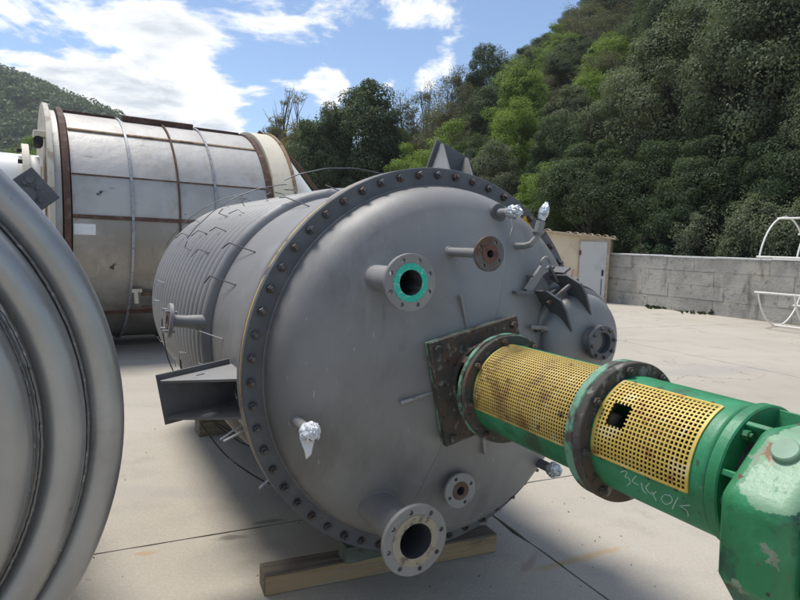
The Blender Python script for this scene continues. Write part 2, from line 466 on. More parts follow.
def ground_material():
    m = bpy.data.materials.new('yard_concrete')
    m.use_nodes = True
    T = NT(m.node_tree)
    bs = m.node_tree.nodes['Principled BSDF']
    t = T.add('ShaderNodeNewGeometry')
    v = t.outputs['Position']
    big = T.noise(v, .22, 6, .6)
    mid = T.noise(v, 1.7, 7, .65)
    fine = T.noise(v, 55, 3, .7)
    fine2 = T.noise(v, 140, 2, .6)
    col = T.mix(T.ramp(big, .35, .65), (.375, .338, .278), (.44, .402, .338))
    col = T.mix(T.math('MULTIPLY', T.ramp(mid, .48, .74), .55), col, (.30, .275, .235))
    col = T.mix(T.math('MULTIPLY', T.ramp(fine, .48, .66), .20), col, (.60, .56, .49))
    col = T.mix(T.math('MULTIPLY', T.ramp(fine2, .55, .68), .40), col, (.24, .205, .165))
    # dark drips and spots
    spots = T.noise(v, 7, 4, .5)
    col = T.mix(T.math('MULTIPLY', T.ramp(spots, .70, .76), .6), col, (.16, .145, .125))
    # long tyre-rubbed sweeps
    mp = T.add('ShaderNodeMapping')
    mp.inputs['Rotation'].default_value = (0, 0, R(62))
    mp.inputs['Scale'].default_value = (.22, 2.2, 1)
    T.link(v, mp.inputs[0])
    sw = T.noise(mp.outputs[0], 1.1, 4, .5)
    col = T.mix(T.math('MULTIPLY', T.ramp(sw, .55, .72), .30), col, (.30, .29, .27))
    dv = T.vmath('ADD', v, T.vmath('SCALE', T.vmath('SUBTRACT', T.add('ShaderNodeTexNoise').outputs['Color'], (.5, .5, .5)).outputs[0]).outputs[0]).outputs[0]
    wn = [n for n in T.n if n.type == 'TEX_NOISE'][-1]
    T.link(v, wn.inputs['Vector'])
    wn.inputs['Scale'].default_value = 1.3
    wn.inputs['Detail'].default_value = 6
    [n for n in T.n if n.type == 'VECT_MATH' and n.operation == 'SCALE'][-1].inputs['Scale'].default_value = .9
    vo = T.add('ShaderNodeTexVoronoi', feature='DISTANCE_TO_EDGE')
    vo.inputs['Scale'].default_value = .30
    T.link(dv, vo.inputs['Vector'])
    crack = T.math('MULTIPLY', T.ramp(vo.outputs['Distance'], .0028, .0006), T.ramp(T.noise(v, .35, 3), .48, .60))
    col = T.mix(T.math('MULTIPLY', crack, .75), col, (.12, .105, .085))
    oil = T.noise(v, .8, 5, .6)
    col = T.mix(T.math('MULTIPLY', T.ramp(oil, .63, .74), .45), col, (.22, .20, .17))
    # stains with shapes of their own: (centre, direction deg, half length, half width, colour, amount)
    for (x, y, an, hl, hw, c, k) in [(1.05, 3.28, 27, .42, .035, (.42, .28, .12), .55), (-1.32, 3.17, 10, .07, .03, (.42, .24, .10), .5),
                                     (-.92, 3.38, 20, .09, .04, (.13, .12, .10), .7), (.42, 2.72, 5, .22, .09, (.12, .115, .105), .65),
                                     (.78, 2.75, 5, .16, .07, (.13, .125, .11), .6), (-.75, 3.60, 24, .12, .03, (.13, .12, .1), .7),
                                     (.75, 3.2, 60, .18, .03, (.22, .12, .07), .35), (4.6, 9.0, 20, 1.6, .35, (.33, .31, .28), .5)]:
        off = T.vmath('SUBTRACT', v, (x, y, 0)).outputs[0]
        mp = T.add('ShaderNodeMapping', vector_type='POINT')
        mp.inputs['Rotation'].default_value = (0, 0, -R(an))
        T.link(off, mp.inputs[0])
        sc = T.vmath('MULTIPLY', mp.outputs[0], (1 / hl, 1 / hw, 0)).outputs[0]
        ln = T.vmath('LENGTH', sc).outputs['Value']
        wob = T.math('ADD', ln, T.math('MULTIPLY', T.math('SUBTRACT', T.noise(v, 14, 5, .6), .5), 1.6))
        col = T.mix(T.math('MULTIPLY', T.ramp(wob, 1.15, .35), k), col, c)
    T.link(col, bs.inputs['Base Color'])
    bs.inputs['Roughness'].default_value = .88
    bs.inputs['Specular IOR Level'].default_value = .25
    b = T.add('ShaderNodeBump')
    b.inputs['Distance'].default_value = .004
    T.link(T.math('ADD', fine, T.math('MULTIPLY', mid, 2.0)), b.inputs['Height'])
    T.link(b.outputs[0], bs.inputs['Normal'])
    return m


M['yard'] = ground_material()
M['joint'] = mat('joint_dirt', (0.10, 0.09, 0.075), [((0.16, 0.145, 0.12), 6, .45, .65)], rough=1, spec=.1)


def leaf_material(name, c1, c2, c3, trans=.30):
    m = bpy.data.materials.new(name)
    m.use_nodes = True
    T = NT(m.node_tree)
    bs = m.node_tree.nodes['Principled BSDF']
    out = m.node_tree.nodes['Material Output']
    at = T.add('ShaderNodeAttribute', attribute_name='tint')
    oi = T.add('ShaderNodeObjectInfo')
    f = T.math('ADD', T.math('MULTIPLY', at.outputs['Fac'], .58), T.math('MULTIPLY', oi.outputs['Random'], .42))
    col = T.mix(T.ramp(f, .05, .5), c1, c2)
    col = T.mix(T.ramp(f, .5, .95), col, c3)
    T.link(col, bs.inputs['Base Color'])
    bs.inputs['Roughness'].default_value = .55
    bs.inputs['Specular IOR Level'].default_value = .15
    tr = T.add('ShaderNodeBsdfTranslucent')
    T.link(T.mix(.35, col, (.16, .22, .04), 'MIX'), tr.inputs[0])
    mx = T.add('ShaderNodeMixShader')
    mx.inputs[0].default_value = trans
    T.link(bs.outputs[0], mx.inputs[1])
    T.link(tr.outputs[0], mx.inputs[2])
    T.link(mx.outputs[0], out.inputs['Surface'])
    return m


M['leaf_oak'] = leaf_material('leaf_dark', (.040, .066, .034), (.074, .108, .052), (.125, .162, .078), .36)
M['leaf_grey'] = leaf_material('leaf_grey', (.080, .106, .060), (.130, .158, .090), (.19, .215, .125), .36)
M['leaf_lime'] = leaf_material('leaf_lime', (.12, .19, .030), (.18, .27, .045), (.25, .34, .075), .46)
M['leaf_bare'] = leaf_material('leaf_olive', (.105, .105, .058), (.155, .15, .085), (.21, .205, .12), .36)
M['leaf_slim'] = leaf_material('leaf_straw', (.19, .15, .055), (.25, .205, .075), (.31, .265, .11), .42)
M['leaf_far'] = leaf_material('leaf_far', (.078, .115, .056), (.12, .165, .078), (.17, .215, .10), .3)

# ================================================================== the setting
YA = R(25.5)
E1 = np.array([math.cos(YA), math.sin(YA)])
E2 = np.array([-math.sin(YA), math.cos(YA)])


def terrain(x, y):
    s = (x - 7.1) * .867 + (y - 21.0) * .498
    h = np.maximum(0, s - 1.5)
    cap = np.interp(x, [-25, 0, 8, 14, 20, 32], [2, 6.5, 14, 22, 33, 58])      # the ridge runs down to the left
    z = .66 * np.minimum(h, cap) + .12 * np.maximum(0, h - cap)
    z = z + np.where(h > 0, np.minimum(h, 4) / 4 * (np.sin(x * .31 + 1) * .35 + np.sin(y * .23) * .4), 0)
    return z


mb = MB()
mb._add([(-1500, -600, -.02), (1500, -600, -.02), (1500, 2600, -.02), (-1500, 2600, -.02)], [(0, 1, 2, 3)])
yard = tag(obj('yard', mb, M['joint'], sharp=None), 'sunlit beige concrete yard', kind='structure')
# the cast slabs, each with a slightly broken edge
P1, P2, O1, O2 = 6.775, 6.8, 2.21, 3.52
for i in range(-4, 5):
    for j in range(-2, 5):
        a0, a1 = O1 + i * P1, O1 + (i + 1) * P1
        b0, b1 = O2 + j * P2, O2 + (j + 1) * P2
        g = .004
        ring = []
        nseg = 44

        def wob(k):
            return g + abs(random.gauss(0, .0035)) * (1 if random.random() < .8 else 2.5)
        for k in range(nseg):
            ring.append((a0 + (a1 - a0) * k / nseg, b0 + wob(k)))
        for k in range(nseg):
            ring.append((a1 - wob(k), b0 + (b1 - b0) * k / nseg))
        for k in range(nseg):
            ring.append((a1 - (a1 - a0) * k / nseg, b1 - wob(k)))
        for k in range(nseg):
            ring.append((a0 + wob(k), b1 - (b1 - b0) * k / nseg))
        w = [tuple(E1 * p + E2 * q) for p, q in ring]
        cxs, cys = np.mean([p[0] for p in w]), np.mean([p[1] for p in w])
        if cys > 34 or abs(cxs) > 30:
            continue
        m_ = MB()
        n_ = len(w)
        m_._add([(p[0], p[1], 0) for p in w] + [(p[0], p[1], -.02) for p in w],
                [tuple(range(n_))] + [(k, n_ + k, n_ + (k + 1) % n_, (k + 1) % n_) for k in range(n_)])
        obj('slab', m_, M['yard'], yard, sharp=None)

# wooded hillside
xs = np.linspace(-70, 110, 91)
ys = np.linspace(12, 170, 80)
X, Y = np.meshgrid(xs, ys)
Z = terrain(X, Y) - .05
v = np.stack([X.ravel(), Y.ravel(), Z.ravel()], 1)
nx = len(xs)
f = []
for j in range(len(ys) - 1):
    for i in range(nx - 1):
        q = (j * nx + i, j * nx + i + 1, (j + 1) * nx + i + 1, (j + 1) * nx + i)
        if max(Z.ravel()[k] for k in q) > -.049:
            f.append(q)
mb = MB()
mb._add(v, f)
tag(obj('hillside', mb, M['litter']), 'steep hillside rising behind the concrete wall', kind='structure')

# far hill on the left
def far_ridge(x):
    return np.interp(x, [-420, -300, -255, -205, -180, -150, -125, -100, -60, 0], [112, 106, 101, 80, 71, 61, 50, 40, 18, 0])


xs = np.linspace(-460, -20, 60)
ys = np.linspace(150, 420, 40)
X, Y = np.meshgrid(xs, ys)
prof = np.clip((Y - 150) / 165, 0, 1)
prof = prof * prof * (3 - 2 * prof) * (1 - .6 * np.clip((Y - 320) / 100, 0, 1))
Zf = far_ridge(X) * prof - 1.0
mb = MB()
nx = len(xs)
mb._add(np.stack([X.ravel(), Y.ravel(), Zf.ravel()], 1),
        [(j * nx + i, j * nx + i + 1, (j + 1) * nx + i + 1, (j + 1) * nx + i) for j in range(len(ys) - 1) for i in range(nx - 1)])
tag(obj('far_hill', mb, M['litter']), 'distant wooded hill under the clouds', kind='structure')


# ------------------------------------------------------------------ foliage
def quads_mesh(name, C, N, size, tint, material, aspect=1.5):
    """leaf quads: centres C, normals N, per-leaf size and tint"""
    n = len(C)
    N = N / (np.linalg.norm(N, axis=1)[:, None] + 1e-9)
    ref = RNG.normal(size=(n, 3))
    A = np.cross(N, ref)
    A /= np.linalg.norm(A, axis=1)[:, None] + 1e-9
    B = np.cross(N, A)
    s = size[:, None]
    bend = N * s * .18
    V = np.stack([C - A * s * .5 * aspect - bend, C - B * s * .42 + bend * .6, C + A * s * .5 * aspect - bend, C + B * s * .42 + bend * .6], 1).reshape(-1, 3)
    me = bpy.data.meshes.new(name)
    me.vertices.add(4 * n)
    me.vertices.foreach_set('co', V.ravel())
    me.loops.add(4 * n)
    me.loops.foreach_set('vertex_index', np.arange(4 * n, dtype=np.int32))
    me.polygons.add(n)
    me.polygons.foreach_set('loop_start', np.arange(0, 4 * n, 4, dtype=np.int32))
    me.polygons.foreach_set('loop_total', np.full(n, 4, dtype=np.int32))
    at = me.attributes.new('tint', 'FLOAT', 'POINT')
    at.data.foreach_set('value', np.repeat(tint, 4).astype(np.float32))
    me.materials.append(material)
    me.update(calc_edges=True)
    return me


def make_tree(kind, H, Wd, nclump, nleaf, leaf, material, bark, base=.18, clump=.17, top=1.0, sparse=0.0, lean=0.0):
    """returns (wood mesh, crown mesh) for a tree of height H and crown width Wd standing at the origin"""
    # clump centres filling an uneven crown
    C = []
    lob = RNG.normal(size=(7, 3))
    lob /= np.linalg.norm(lob, axis=1)[:, None]
    la = RNG.uniform(.05, .32, 7)
    tries = 0
    zc0 = H * (base + 1) / 2
    hz = H * (1 - base) / 2
    while len(C) < nclump and tries < 20000:
        tries += 1
        d = RNG.normal(size=3)
        d /= np.linalg.norm(d)
        if d[2] < -.55 and RNG.random() < .6:
            continue
        rr = .70 + sum(a * max(0, d @ l) ** 3 for a, l in zip(la, lob))
        q = RNG.uniform(.35, 1.0) ** .45 * rr
        p = np.array([d[0] * Wd / 2 * q, d[1] * Wd / 2 * q, zc0 + d[2] * hz * q])
        # narrower towards the top
        k = (p[2] - H * base) / (H * (1 - base))
        if k > .5:
            p[:2] *= 1 - (k - .5) * .75 * top
        C.append(p)
    C = np.array(C)
    # wood
    wd = MB()
    tr = H * .022 + .03
    zt = H * (.62 if sparse else .55)
    ph = random.uniform(0, 6)
    trunk = [(lean * t * H + math.sin(t * 3 + ph) * H * .02, math.cos(t * 2.4 + ph) * H * .02, t * zt - .25 * (t == 0)) for t in (0, .25, .5, .75, 1)]
    wd.tube(trunk, [tr * 1.3, tr, tr * .85, tr * .65, tr * .35], 7)
    nb = 26 if sparse else 14
    pick = C[RNG.permutation(len(C))[:nb]]
    for p in pick:
        t0 = min(.95, max(.3, (p[2] / H) * random.uniform(.5, .95)))
        i = min(3, int(t0 * 4))
        fr = t0 * 4 - i
        s0 = Vector(trunk[i]).lerp(Vector(trunk[i + 1]), fr)
        e = Vector(p)
        mid = s0.lerp(e, .5) + Vector((random.uniform(-1, 1), random.uniform(-1, 1), random.uniform(-.3, 1))) * H * .03
        br = tr * .42 * (1 - t0 * .5)
        wd.tube([s0, mid, e], [br, br * .65, br * .2], 5, caps=False)
        if sparse:
            for q in range(6):
                e2 = e + Vector((random.uniform(-1, 1), random.uniform(-1, 1), random.uniform(-.1, 1.3))) * Wd * .16
                wd.tube([mid.lerp(e, random.uniform(.2, .9)), e2], [br * .22, br * .08], 4, caps=False)
    # leaves
    per = nleaf // len(C)
    Ls, Ns, Ti, Sz = [], [], [], []
    cen = np.array([0, 0, zc0])
    for c in C:
        k = max(8, int(per * RNG.uniform(.5, 1.5)))
        d = RNG.normal(size=(k, 3))
        d /= np.linalg.norm(d, axis=1)[:, None]
        rad = Wd * clump * RNG.uniform(.6, 1.35)
        q = RNG.uniform(.25, 1, size=(k, 1)) ** .5
        off = d * rad * q * np.array([1.15, 1.15, .75])
        Ls.append(c + off)
        out = (c - cen) / (np.linalg.norm(c - cen) + 1e-6)
        Ns.append(d * .9 + out * .45 + np.array([0, 0, .5]) + RNG.normal(size=(k, 3)) * .55)
        t = RNG.uniform(.15, .8)
        Ti.append(np.clip(t + RNG.normal(size=k) * .14, 0, 1))
        Sz.append(leaf * RNG.uniform(.6, 1.35, size=k))
    LC = np.concatenate(Ls)
    kz = H / np.percentile(LC[:, 2], 99.6)
    kx = (Wd / 2) / np.percentile(np.hypot(LC[:, 0], LC[:, 1]), 97.5)
    LC = LC * np.array([kx, kx, kz])
    wd.v = [(a * kx, b_ * kx, c_ * kz) for a, b_, c_ in wd.v]
    wood = wd.mesh('wood', 60)
    wood.materials.append(bark)
    crown = quads_mesh('crown', LC, np.concatenate(Ns), np.concatenate(Sz), np.concatenate(Ti), material)
    return wood, crown


PROTO = {
    'oak': [make_tree('oak', 7, 5.0, 120, 56000, .064, M['leaf_oak'], M['bark'], clump=.11),
            make_tree('oak', 7.5, 4.6, 112, 54000, .064, M['leaf_oak'], M['bark'], clump=.115, base=.12),
            make_tree('oak', 6.5, 5.2, 140, 56000, .062, M['leaf_oak'], M['bark'], clump=.10, base=.1)],
    'grey': [make_tree('grey', 7, 4.8, 130, 56000, .060, M['leaf_grey'], M['bark'], clump=.10, base=.12),
             make_tree('grey', 7.4, 5.0, 118, 56000, .061, M['leaf_grey'], M['bark'], clump=.115, base=.1)],
    'lime': [make_tree('lime', 7, 4.4, 96, 32000, .066, M['leaf_lime'], M['bark'], clump=.11, base=.12),
             make_tree('lime', 7, 4.0, 90, 30000, .064, M['leaf_lime'], M['bark'], clump=.115, base=.1)],
    'bare': [make_tree('bare', 8, 4.0, 90, 9000, .062, M['leaf_bare'], M['barkpale'], clump=.11, base=.2, sparse=1),
             make_tree('bare', 8, 4.4, 100, 11000, .062, M['leaf_bare'], M['barkpale'], clump=.10, base=.15, sparse=1)],
    'slim': [make_tree('slim', 12, 3.4, 50, 3000, .08, M['leaf_slim'], M['barkpale'], clump=.09, base=.25, sparse=1)],
    'straw': [make_tree('straw', 9, 4.2, 80, 16000, .08, M['leaf_slim'], M['barkpale'], clump=.115, base=.12, sparse=1)],
    'shrub': [make_tree('shrub', 3, 2.6, 60, 15000, .055, M['leaf_oak'], M['bark'], clump=.14, base=.0, top=.4),
              make_tree('shrub', 3, 2.8, 60, 13000, .055, M['leaf_grey'], M['bark'], clump=.13, base=.0, top=.4)],
}
DIMS = {'oak': [(7, 5.0), (7.5, 4.6), (6.5, 5.2)], 'grey': [(7, 4.8), (7.4, 5.0)], 'lime': [(7, 4.4), (7, 4.0)],
        'bare': [(8, 4.0), (8, 4.4)], 'slim': [(12, 3.4)], 'straw': [(9, 4.2)], 'shrub': [(3, 2.6), (3, 2.8)]}
NAMES = {'oak': 'evergreen_tree', 'grey': 'grey_green_tree', 'lime': 'lime_green_tree', 'bare': 'half_bare_tree', 'slim': 'slender_tree',
         'straw': 'straw_leaved_tree', 'shrub': 'shrub'}
placed = []


def plant(kind, x, y, H, Wd, label, group=None):
    i = random.randrange(len(PROTO[kind]))
    wood, crown = PROTO[kind][i]
    h0, w0 = DIMS[kind][i]
    z = float(terrain(np.array(x), np.array(y)))
    t = thing(NAMES[kind], label, 'shrub' if kind == 'shrub' else 'tree', (x, y, z - .05), random.uniform(0, 6.28), group)
    t.scale = (Wd / w0, Wd / w0, H / h0)
    obj('trunk', wood, None, t)
    obj('crown', crown, None, t)
    placed.append((x, y, Wd))
    return t


G_H = 'trees on the wooded hillside'
TREES = [
    ('slim', -9.2, 50, 13.6, 4.2, 'tall slender nearly leafless tree at the left end of the wood, against the sky'),
    ('oak', -13.2, 62, 11.9, 4.6, 'small dark tree at the far left end of the wood, beside the big tank'),
    ('straw', -7.5, 46, 10.4, 4.6, 'straw-yellow leaved tree below the slender bare one, left of the big dark evergreen'),
    ('oak', -3.1, 42, 12.2, 7.4, 'big round dark evergreen against the sky left of the vessel top bracket'),
    ('oak', -5.0, 41, 10.4, 5.2, 'dark evergreen merging into the left side of the big round evergreen'),
    ('bare', -.5, 46, 9.8, 4.4, 'half-bare olive tree just right of the big round evergreen'),
    ('bare', 1.54, 47, 9.4, 4.4, 'half-bare brown tree on the skyline above the vessel top bracket'),
    ('bare', 3.74, 50, 9.4, 4.6, 'half-bare brown tree on the skyline left of the tall dark evergreens'),
    ('lime', 2.25, 36, 7.2, 5.4, 'yellow-green leafy tree directly behind the vessel top bracket'),
    ('oak', 6.6, 52, 9.8, 5.2, 'tallest dark evergreen on the skyline right of the half-bare trees'),
    ('oak', 5.7, 60, 8.4, 5.0, 'dark evergreen on the skyline behind the tallest one'),
    ('lime', 7.3, 40, 8.2, 4.6, 'tall bright lime-green tree right of the dark skyline evergreens'),
    ('lime', 5.9, 34, 6.6, 3.8, 'bright lime-green tree below the tall lime one'),
    ('grey', 4.5, 30, 6.2, 3.4, 'grey-green tree low behind the right side of the vessel flange'),
    ('bare', 9.5, 44, 6.4, 3.8, 'half-bare tree uphill right of the bright lime tree'),
    ('oak', 12.1, 50, 6.4, 5.2, 'dark evergreen on the upper slope above the lime trees'),
    ('lime', 6.0, 27, 5.0, 3.2, 'lime-green tree standing low behind the shed'),
    ('oak', 7.5, 25, 5.6, 4.4, 'dark evergreen behind the shed roof'),
    ('grey', 9.0, 34, 6.0, 4.6, 'grey-green tree above the dark evergreen behind the shed'),
    ('grey', 11.0, 30, 7.0, 6.0, 'broad grey-green crown in the middle of the slope'),
    ('oak', 9.2, 23.5, 5.0, 4.0, 'dark evergreen right behind the wall, right of the shed'),
    ('grey', 11.3, 25, 9.4, 6.2, 'tall grey-green tree reaching the top of the picture'),
    ('oak', 9.9, 21.6, 4.4, 3.4, 'dark low evergreen behind the middle of the wall'),
    ('oak', 11.5, 22, 5.2, 4.4, 'dark evergreen below the tall grey-green trees'),
    ('grey', 12.4, 22, 9.8, 5.8, 'rightmost tall grey-green tree, above the white tube cage'),
    ('oak', 11.9, 19.6, 5.2, 3.6, 'dark evergreen behind the white tube cage'),
    ('shrub', 10.6, 18.6, 3.4, 2.6, 'dark shrub over the wall just left of the white tube cage'),
    ('shrub', 9.95, 20.4, 3.0, 2.4, 'shrub over the middle of the wall'),
    ('shrub', 9.1, 21.9, 2.9, 2.2, 'pale shrub over the left part of the wall'),
    ('shrub', 8.45, 22.9, 2.8, 2.0, 'shrub over the wall beside the shed'),
    ('shrub', 11.3, 17.5, 3.2, 2.4, 'shrub over the wall behind the white tube cage'),
    ('bare', 17.5, 62, 7.0, 6.4, 'half-bare pale tree high on the slope near the top of the picture'),
    ('bare', 18.9, 56, 6.0, 6.4, 'half-bare pale tree high on the slope right of its twin'),
    ('oak', 19.1, 50, 6.0, 6.0, 'dark evergreen high on the slope near the top edge'),
    ('bare', 13.3, 42, 6.0, 4.8, 'half-bare tree in the middle of the upper slope'),
    ('lime', 14.6, 36, 4.6, 2.8, 'small lime-green treetop above the broad grey-green crown'),
    ('oak', 7.3, 30, 5.8, 3.6, 'dark evergreen between the lime trees and the shed'),
    ('lime', .3, 38, 7.0, 4.0, 'yellow-green tree left behind the vessel top bracket'),
    ('oak', -1.5, 44, 8.4, 5.4, 'dark evergreen behind the right side of the big round evergreen'),
    ('straw', -6.3, 46, 8.6, 3.6, 'straw-yellow tree tucked against the big round evergreen'),
    ('grey', 1.0, 33.5, 5.6, 3.4, 'grey-green low tree behind the top of the vessel'),
    ('oak', 3.8, 34, 6.0, 3.6, 'dark evergreen low behind the right of the vessel top bracket'),
    ('oak', 16.0, 24, 7.6, 5.6, 'dark evergreen at the right edge above the grey-green trees'),
    ('grey', 12.9, 19, 6.4, 4.0, 'grey-green tree at the right edge behind the wall'),
]
for k, x, y, h, w_, lab in TREES:
    plant(k, x, y, h, w_, lab, G_H)
# the rest of the wood up the slope
n_fill = 0
for t in range(6000):
    y = random.uniform(18, 118)
    az = random.uniform(-13, 44)
    x = math.tan(R(az)) * y
    s = (x - 7.1) * .867 + (y - 21) * .498
    if s < 5.5 or s > 78:
        continue
    sp = 3.2 + .034 * y
    if any((x - p[0]) ** 2 + (y - p[1]) ** 2 < (sp * .55 + p[2] * .30) ** 2 for p in placed):
        continue
    u_ = random.random()
    if az < 14 and y < 60:
        kind = 'oak' if u_ < .35 else 'lime' if u_ < .58 else 'bare' if u_ < .85 else 'grey'
    elif y > 60:
        kind = 'oak' if u_ < .62 else 'bare' if u_ < .82 else 'grey'
    else:
        kind = 'oak' if u_ < .45 else 'grey' if u_ < .83 else 'bare' if u_ < .95 else 'lime'
    hh = random.uniform(5.0, 7.2) * (1 + .004 * y)
    ww = hh * random.uniform(.66, .86)
    # the crest of the wood falls away to the left
    crest = np.interp(math.degrees(math.atan2(x, y)), [-12, -6.5, 0, 4.6, 6.5, 9.2, 11.9, 13.3, 14.6, 16, 18], [9.0, 12.0, 12.7, 14.2, 15.9, 17.0, 18.6, 18.8, 21.2, 22.3, 26])
    zg = float(terrain(np.array(x), np.array(y)))
    top_max = 1.7 + math.tan(R(crest)) * y - zg
    if hh > top_max:
        if top_max < 3.6:
            continue
        ww *= top_max / hh
        hh = top_max
    zz = float(terrain(np.array(x), np.array(y))) + hh * .6
    pxx = 400 + 615 * x / y
    el_ = math.degrees(math.atan2(zz - 1.7, math.hypot(x, y)))
    row = 'low in the wood' if el_ < 9.5 else 'half way up the wood' if el_ < 15 else 'high in the wood' if el_ < 19.5 else 'at the top of the wood'
    where = ('behind the big rusty-banded tank' if pxx < 330 else 'left of the vessel top bracket' if pxx < 430 else 'right of the vessel top bracket' if pxx < 505 else
             'above the vessel flange' if pxx < 560 else 'above the shed' if pxx < 615 else 'above the left half of the wall' if pxx < 690 else
             'above the right half of the wall' if pxx < 755 else 'above the white tube cage')
    lab = {'oak': 'dark evergreen', 'grey': 'grey-green evergreen', 'lime': 'lime-green tree', 'bare': 'half-bare spring tree'}[kind] + ' ' + row + ' ' + where
    plant(kind, x, y, hh, ww, lab, lab.replace('evergreen', 'evergreens').replace('tree ', 'trees ', 1))
    n_fill += 1
    if n_fill > 230:
        break
# lime bushes beyond the big tank on the left
plant('lime', -33.8, 55, 10.0, 6.4, 'larger lime-green bush at the left edge below the far hill', 'lime bushes on the left')
plant('lime', -31.0, 54, 8.8, 3.6, 'smaller lime-green bush left of the rusty tank end', 'lime bushes on the left')

# forest on the far hill: reads as one mass
Cs, Ns, Ss, Ts = [], [], [], []
for t in range(1900):
    x = RNG.uniform(-340, -70)
    y = RNG.uniform(190, 345)
    pr = np.clip((y - 150) / 165, 0, 1)
    pr = pr * pr * (3 - 2 * pr) * (1 - .6 * np.clip((y - 320) / 100, 0, 1))
    z = float(far_ridge(x) * pr - 1)
    rad = RNG.uniform(2.6, 4.6)
    k = 90
    d = RNG.normal(size=(k, 3))
    d[:, 2] = np.abs(d[:, 2]) * .9 - .15
    d /= np.linalg.norm(d, axis=1)[:, None]
    Cs.append(np.array([x, y, z + rad * .6]) + d * rad * RNG.uniform(.8, 1.05, size=(k, 1)))
    Ns.append(d + RNG.normal(size=(k, 3)) * .45)
    Ss.append(np.full(k, 1.15) * RNG.uniform(.7, 1.3, size=k))
    Ts.append(np.clip(np.full(k, RNG.uniform(0.05, .95)) + RNG.normal(size=k) * .1, 0, 1))
me = quads_mesh('far_wood', np.concatenate(Cs), np.concatenate(Ns), np.concatenate(Ss), np.concatenate(Ts), M['leaf_far'], 1.2)
tag(obj('far_wood', me, None), 'distant wood covering the hill on the left', 'wood', kind='stuff')


# ================================================================== boundary wall, shed
WD = Vector((.507, -.862, 0)).normalized()          # along the wall, towards the viewer's right
WN = Vector((-.862, -.507, 0)).normalized()         # out of its face, towards the yard
W0 = Vector((7.02, 21.15, 0))
WANG = math.atan2(WD.y, WD.x)
wall = thing('boundary_wall', 'low wall of big weathered concrete blocks along the wooded slope', 'wall', W0, WANG)
wall_len = 10.6
HC = .408
block_meshes = {}
for c in range(4):
    x = -random.uniform(0, 1.0)
    while x < wall_len:
        L = random.choice([1.2, 1.5, 1.8, 2.2]) if c < 3 else random.choice([1.5, 2.2])
        key = (L, random.randrange(3))
        if key not in block_meshes:
            b = MB()
            nseg = 5
            for i in range(1):
                b.box((L / 2, 0, HC / 2), (L - .006, .34, HC - .005))
            me = b.mesh('block', None)
            bm = bmesh.new()
            bm.from_mesh(me)
            bmesh.ops.bevel(bm, geom=list(bm.edges), offset=.006, segments=1, affect='EDGES')
            for q in bm.verts:
                q.co += Vector((random.gauss(0, .002), random.gauss(0, .005), random.gauss(0, .002)))
            bm.to_mesh(me)
            bm.free()
            me.materials.append(M['concrete_block'])
            block_meshes[key] = me
        o = obj('block', block_meshes[key], None, wall, (x, .17 + random.gauss(0, .006), c * HC))
        x += L
cp = MB()
x = -1.0
while x < wall_len:
    L = random.uniform(1.4, 2.2)
    o = obj('coping', MB().box((L / 2, .17, 4 * HC + .028), (L - .01, .40, .05)), M['coping'], wall, (x, 0, random.gauss(0, .004)), bevel=.008)
    x += L

# shed
SB = Vector((6.93, 20.62, 0))
SDIR = Vector((-.925, .38, 0)).normalized()         # from the right corner back along the facade
sang = math.atan2(-SDIR.y, -SDIR.x)                 # local +x runs along the facade to the right corner
shed = thing('shed', 'small beige rendered shed with pale door and sloping roof at the end of the wall', 'shed', SB + SDIR * 2.7, sang)
mb = MB()
# body: facade on y=0 facing the yard (local -y), roof falling to the right
hl, hr = 2.36, 2.13
prof = [(0, 0), (2.7, 0), (2.7, hr), (0, hl)]
mb.prism(prof, -1.9, 0, frame((0, 0, 0), (0, -1, 0), (1, 0, 0)))
obj('wall', mb, M['render'], shed, sharp=20)
rf = MB()
rf.prism([(-.2, hl + .01), (2.86, hr - .008), (2.86, hr + .062), (-.2, hl + .08)], -2.05, .16, frame((0, 0, 0), (0, -1, 0), (1, 0, 0)))
roof = obj('roof', rf, M['rooftile'], shed, sharp=20, bevel=.008)
obj('door_frame', MB().box((2.20, -.012, 1.05), (.98, .03, 2.10)), M['rooftile'], shed)
for i in range(13):
    xx = -.1 + i * .24
    zz = hl + .08 - (hl - hr + .025) * (xx + .2) / 3.18
    t_ = MB()
    t_.lathe([(.105, 0), (.115, .42), (.095, .42), (.085, 0)], frame((xx, -.17 + random.gauss(0, .02), zz - .055 + random.gauss(0, .008)), (0, 1, .0), (0, 0, 1)), 8, -R(75), R(75), close=True)
    if random.random() < .8:
        obj('tile', t_, M['rooftile'], roof)
door = obj('door', MB().box((0, 0, 0), (.86, .05, 2.02)), M['door'], shed, (2.20, -.05, 1.03), bevel=.006)
for zz in (-.62, .62):
    obj('hinge', MB().box((0, 0, 0), (.07, .02, .16)), M['rustband'], door, (-.43, -.032, zz))
obj('latch', MB().box((0, 0, 0), (.06, .02, .2)), M['black'], door, (.33, -.036, -.03))
obj('slot', MB().box((0, 0, 0), (.022, .008, .55)), M['black'], door, (.31, -.028, -.5))
mb = MB()
mb.bar((1.47, -.006, .52), (1.57, -.006, 1.08), .05, .006, (0, -1, 0))
obj('red_mark', mb, M['redmark'], shed)
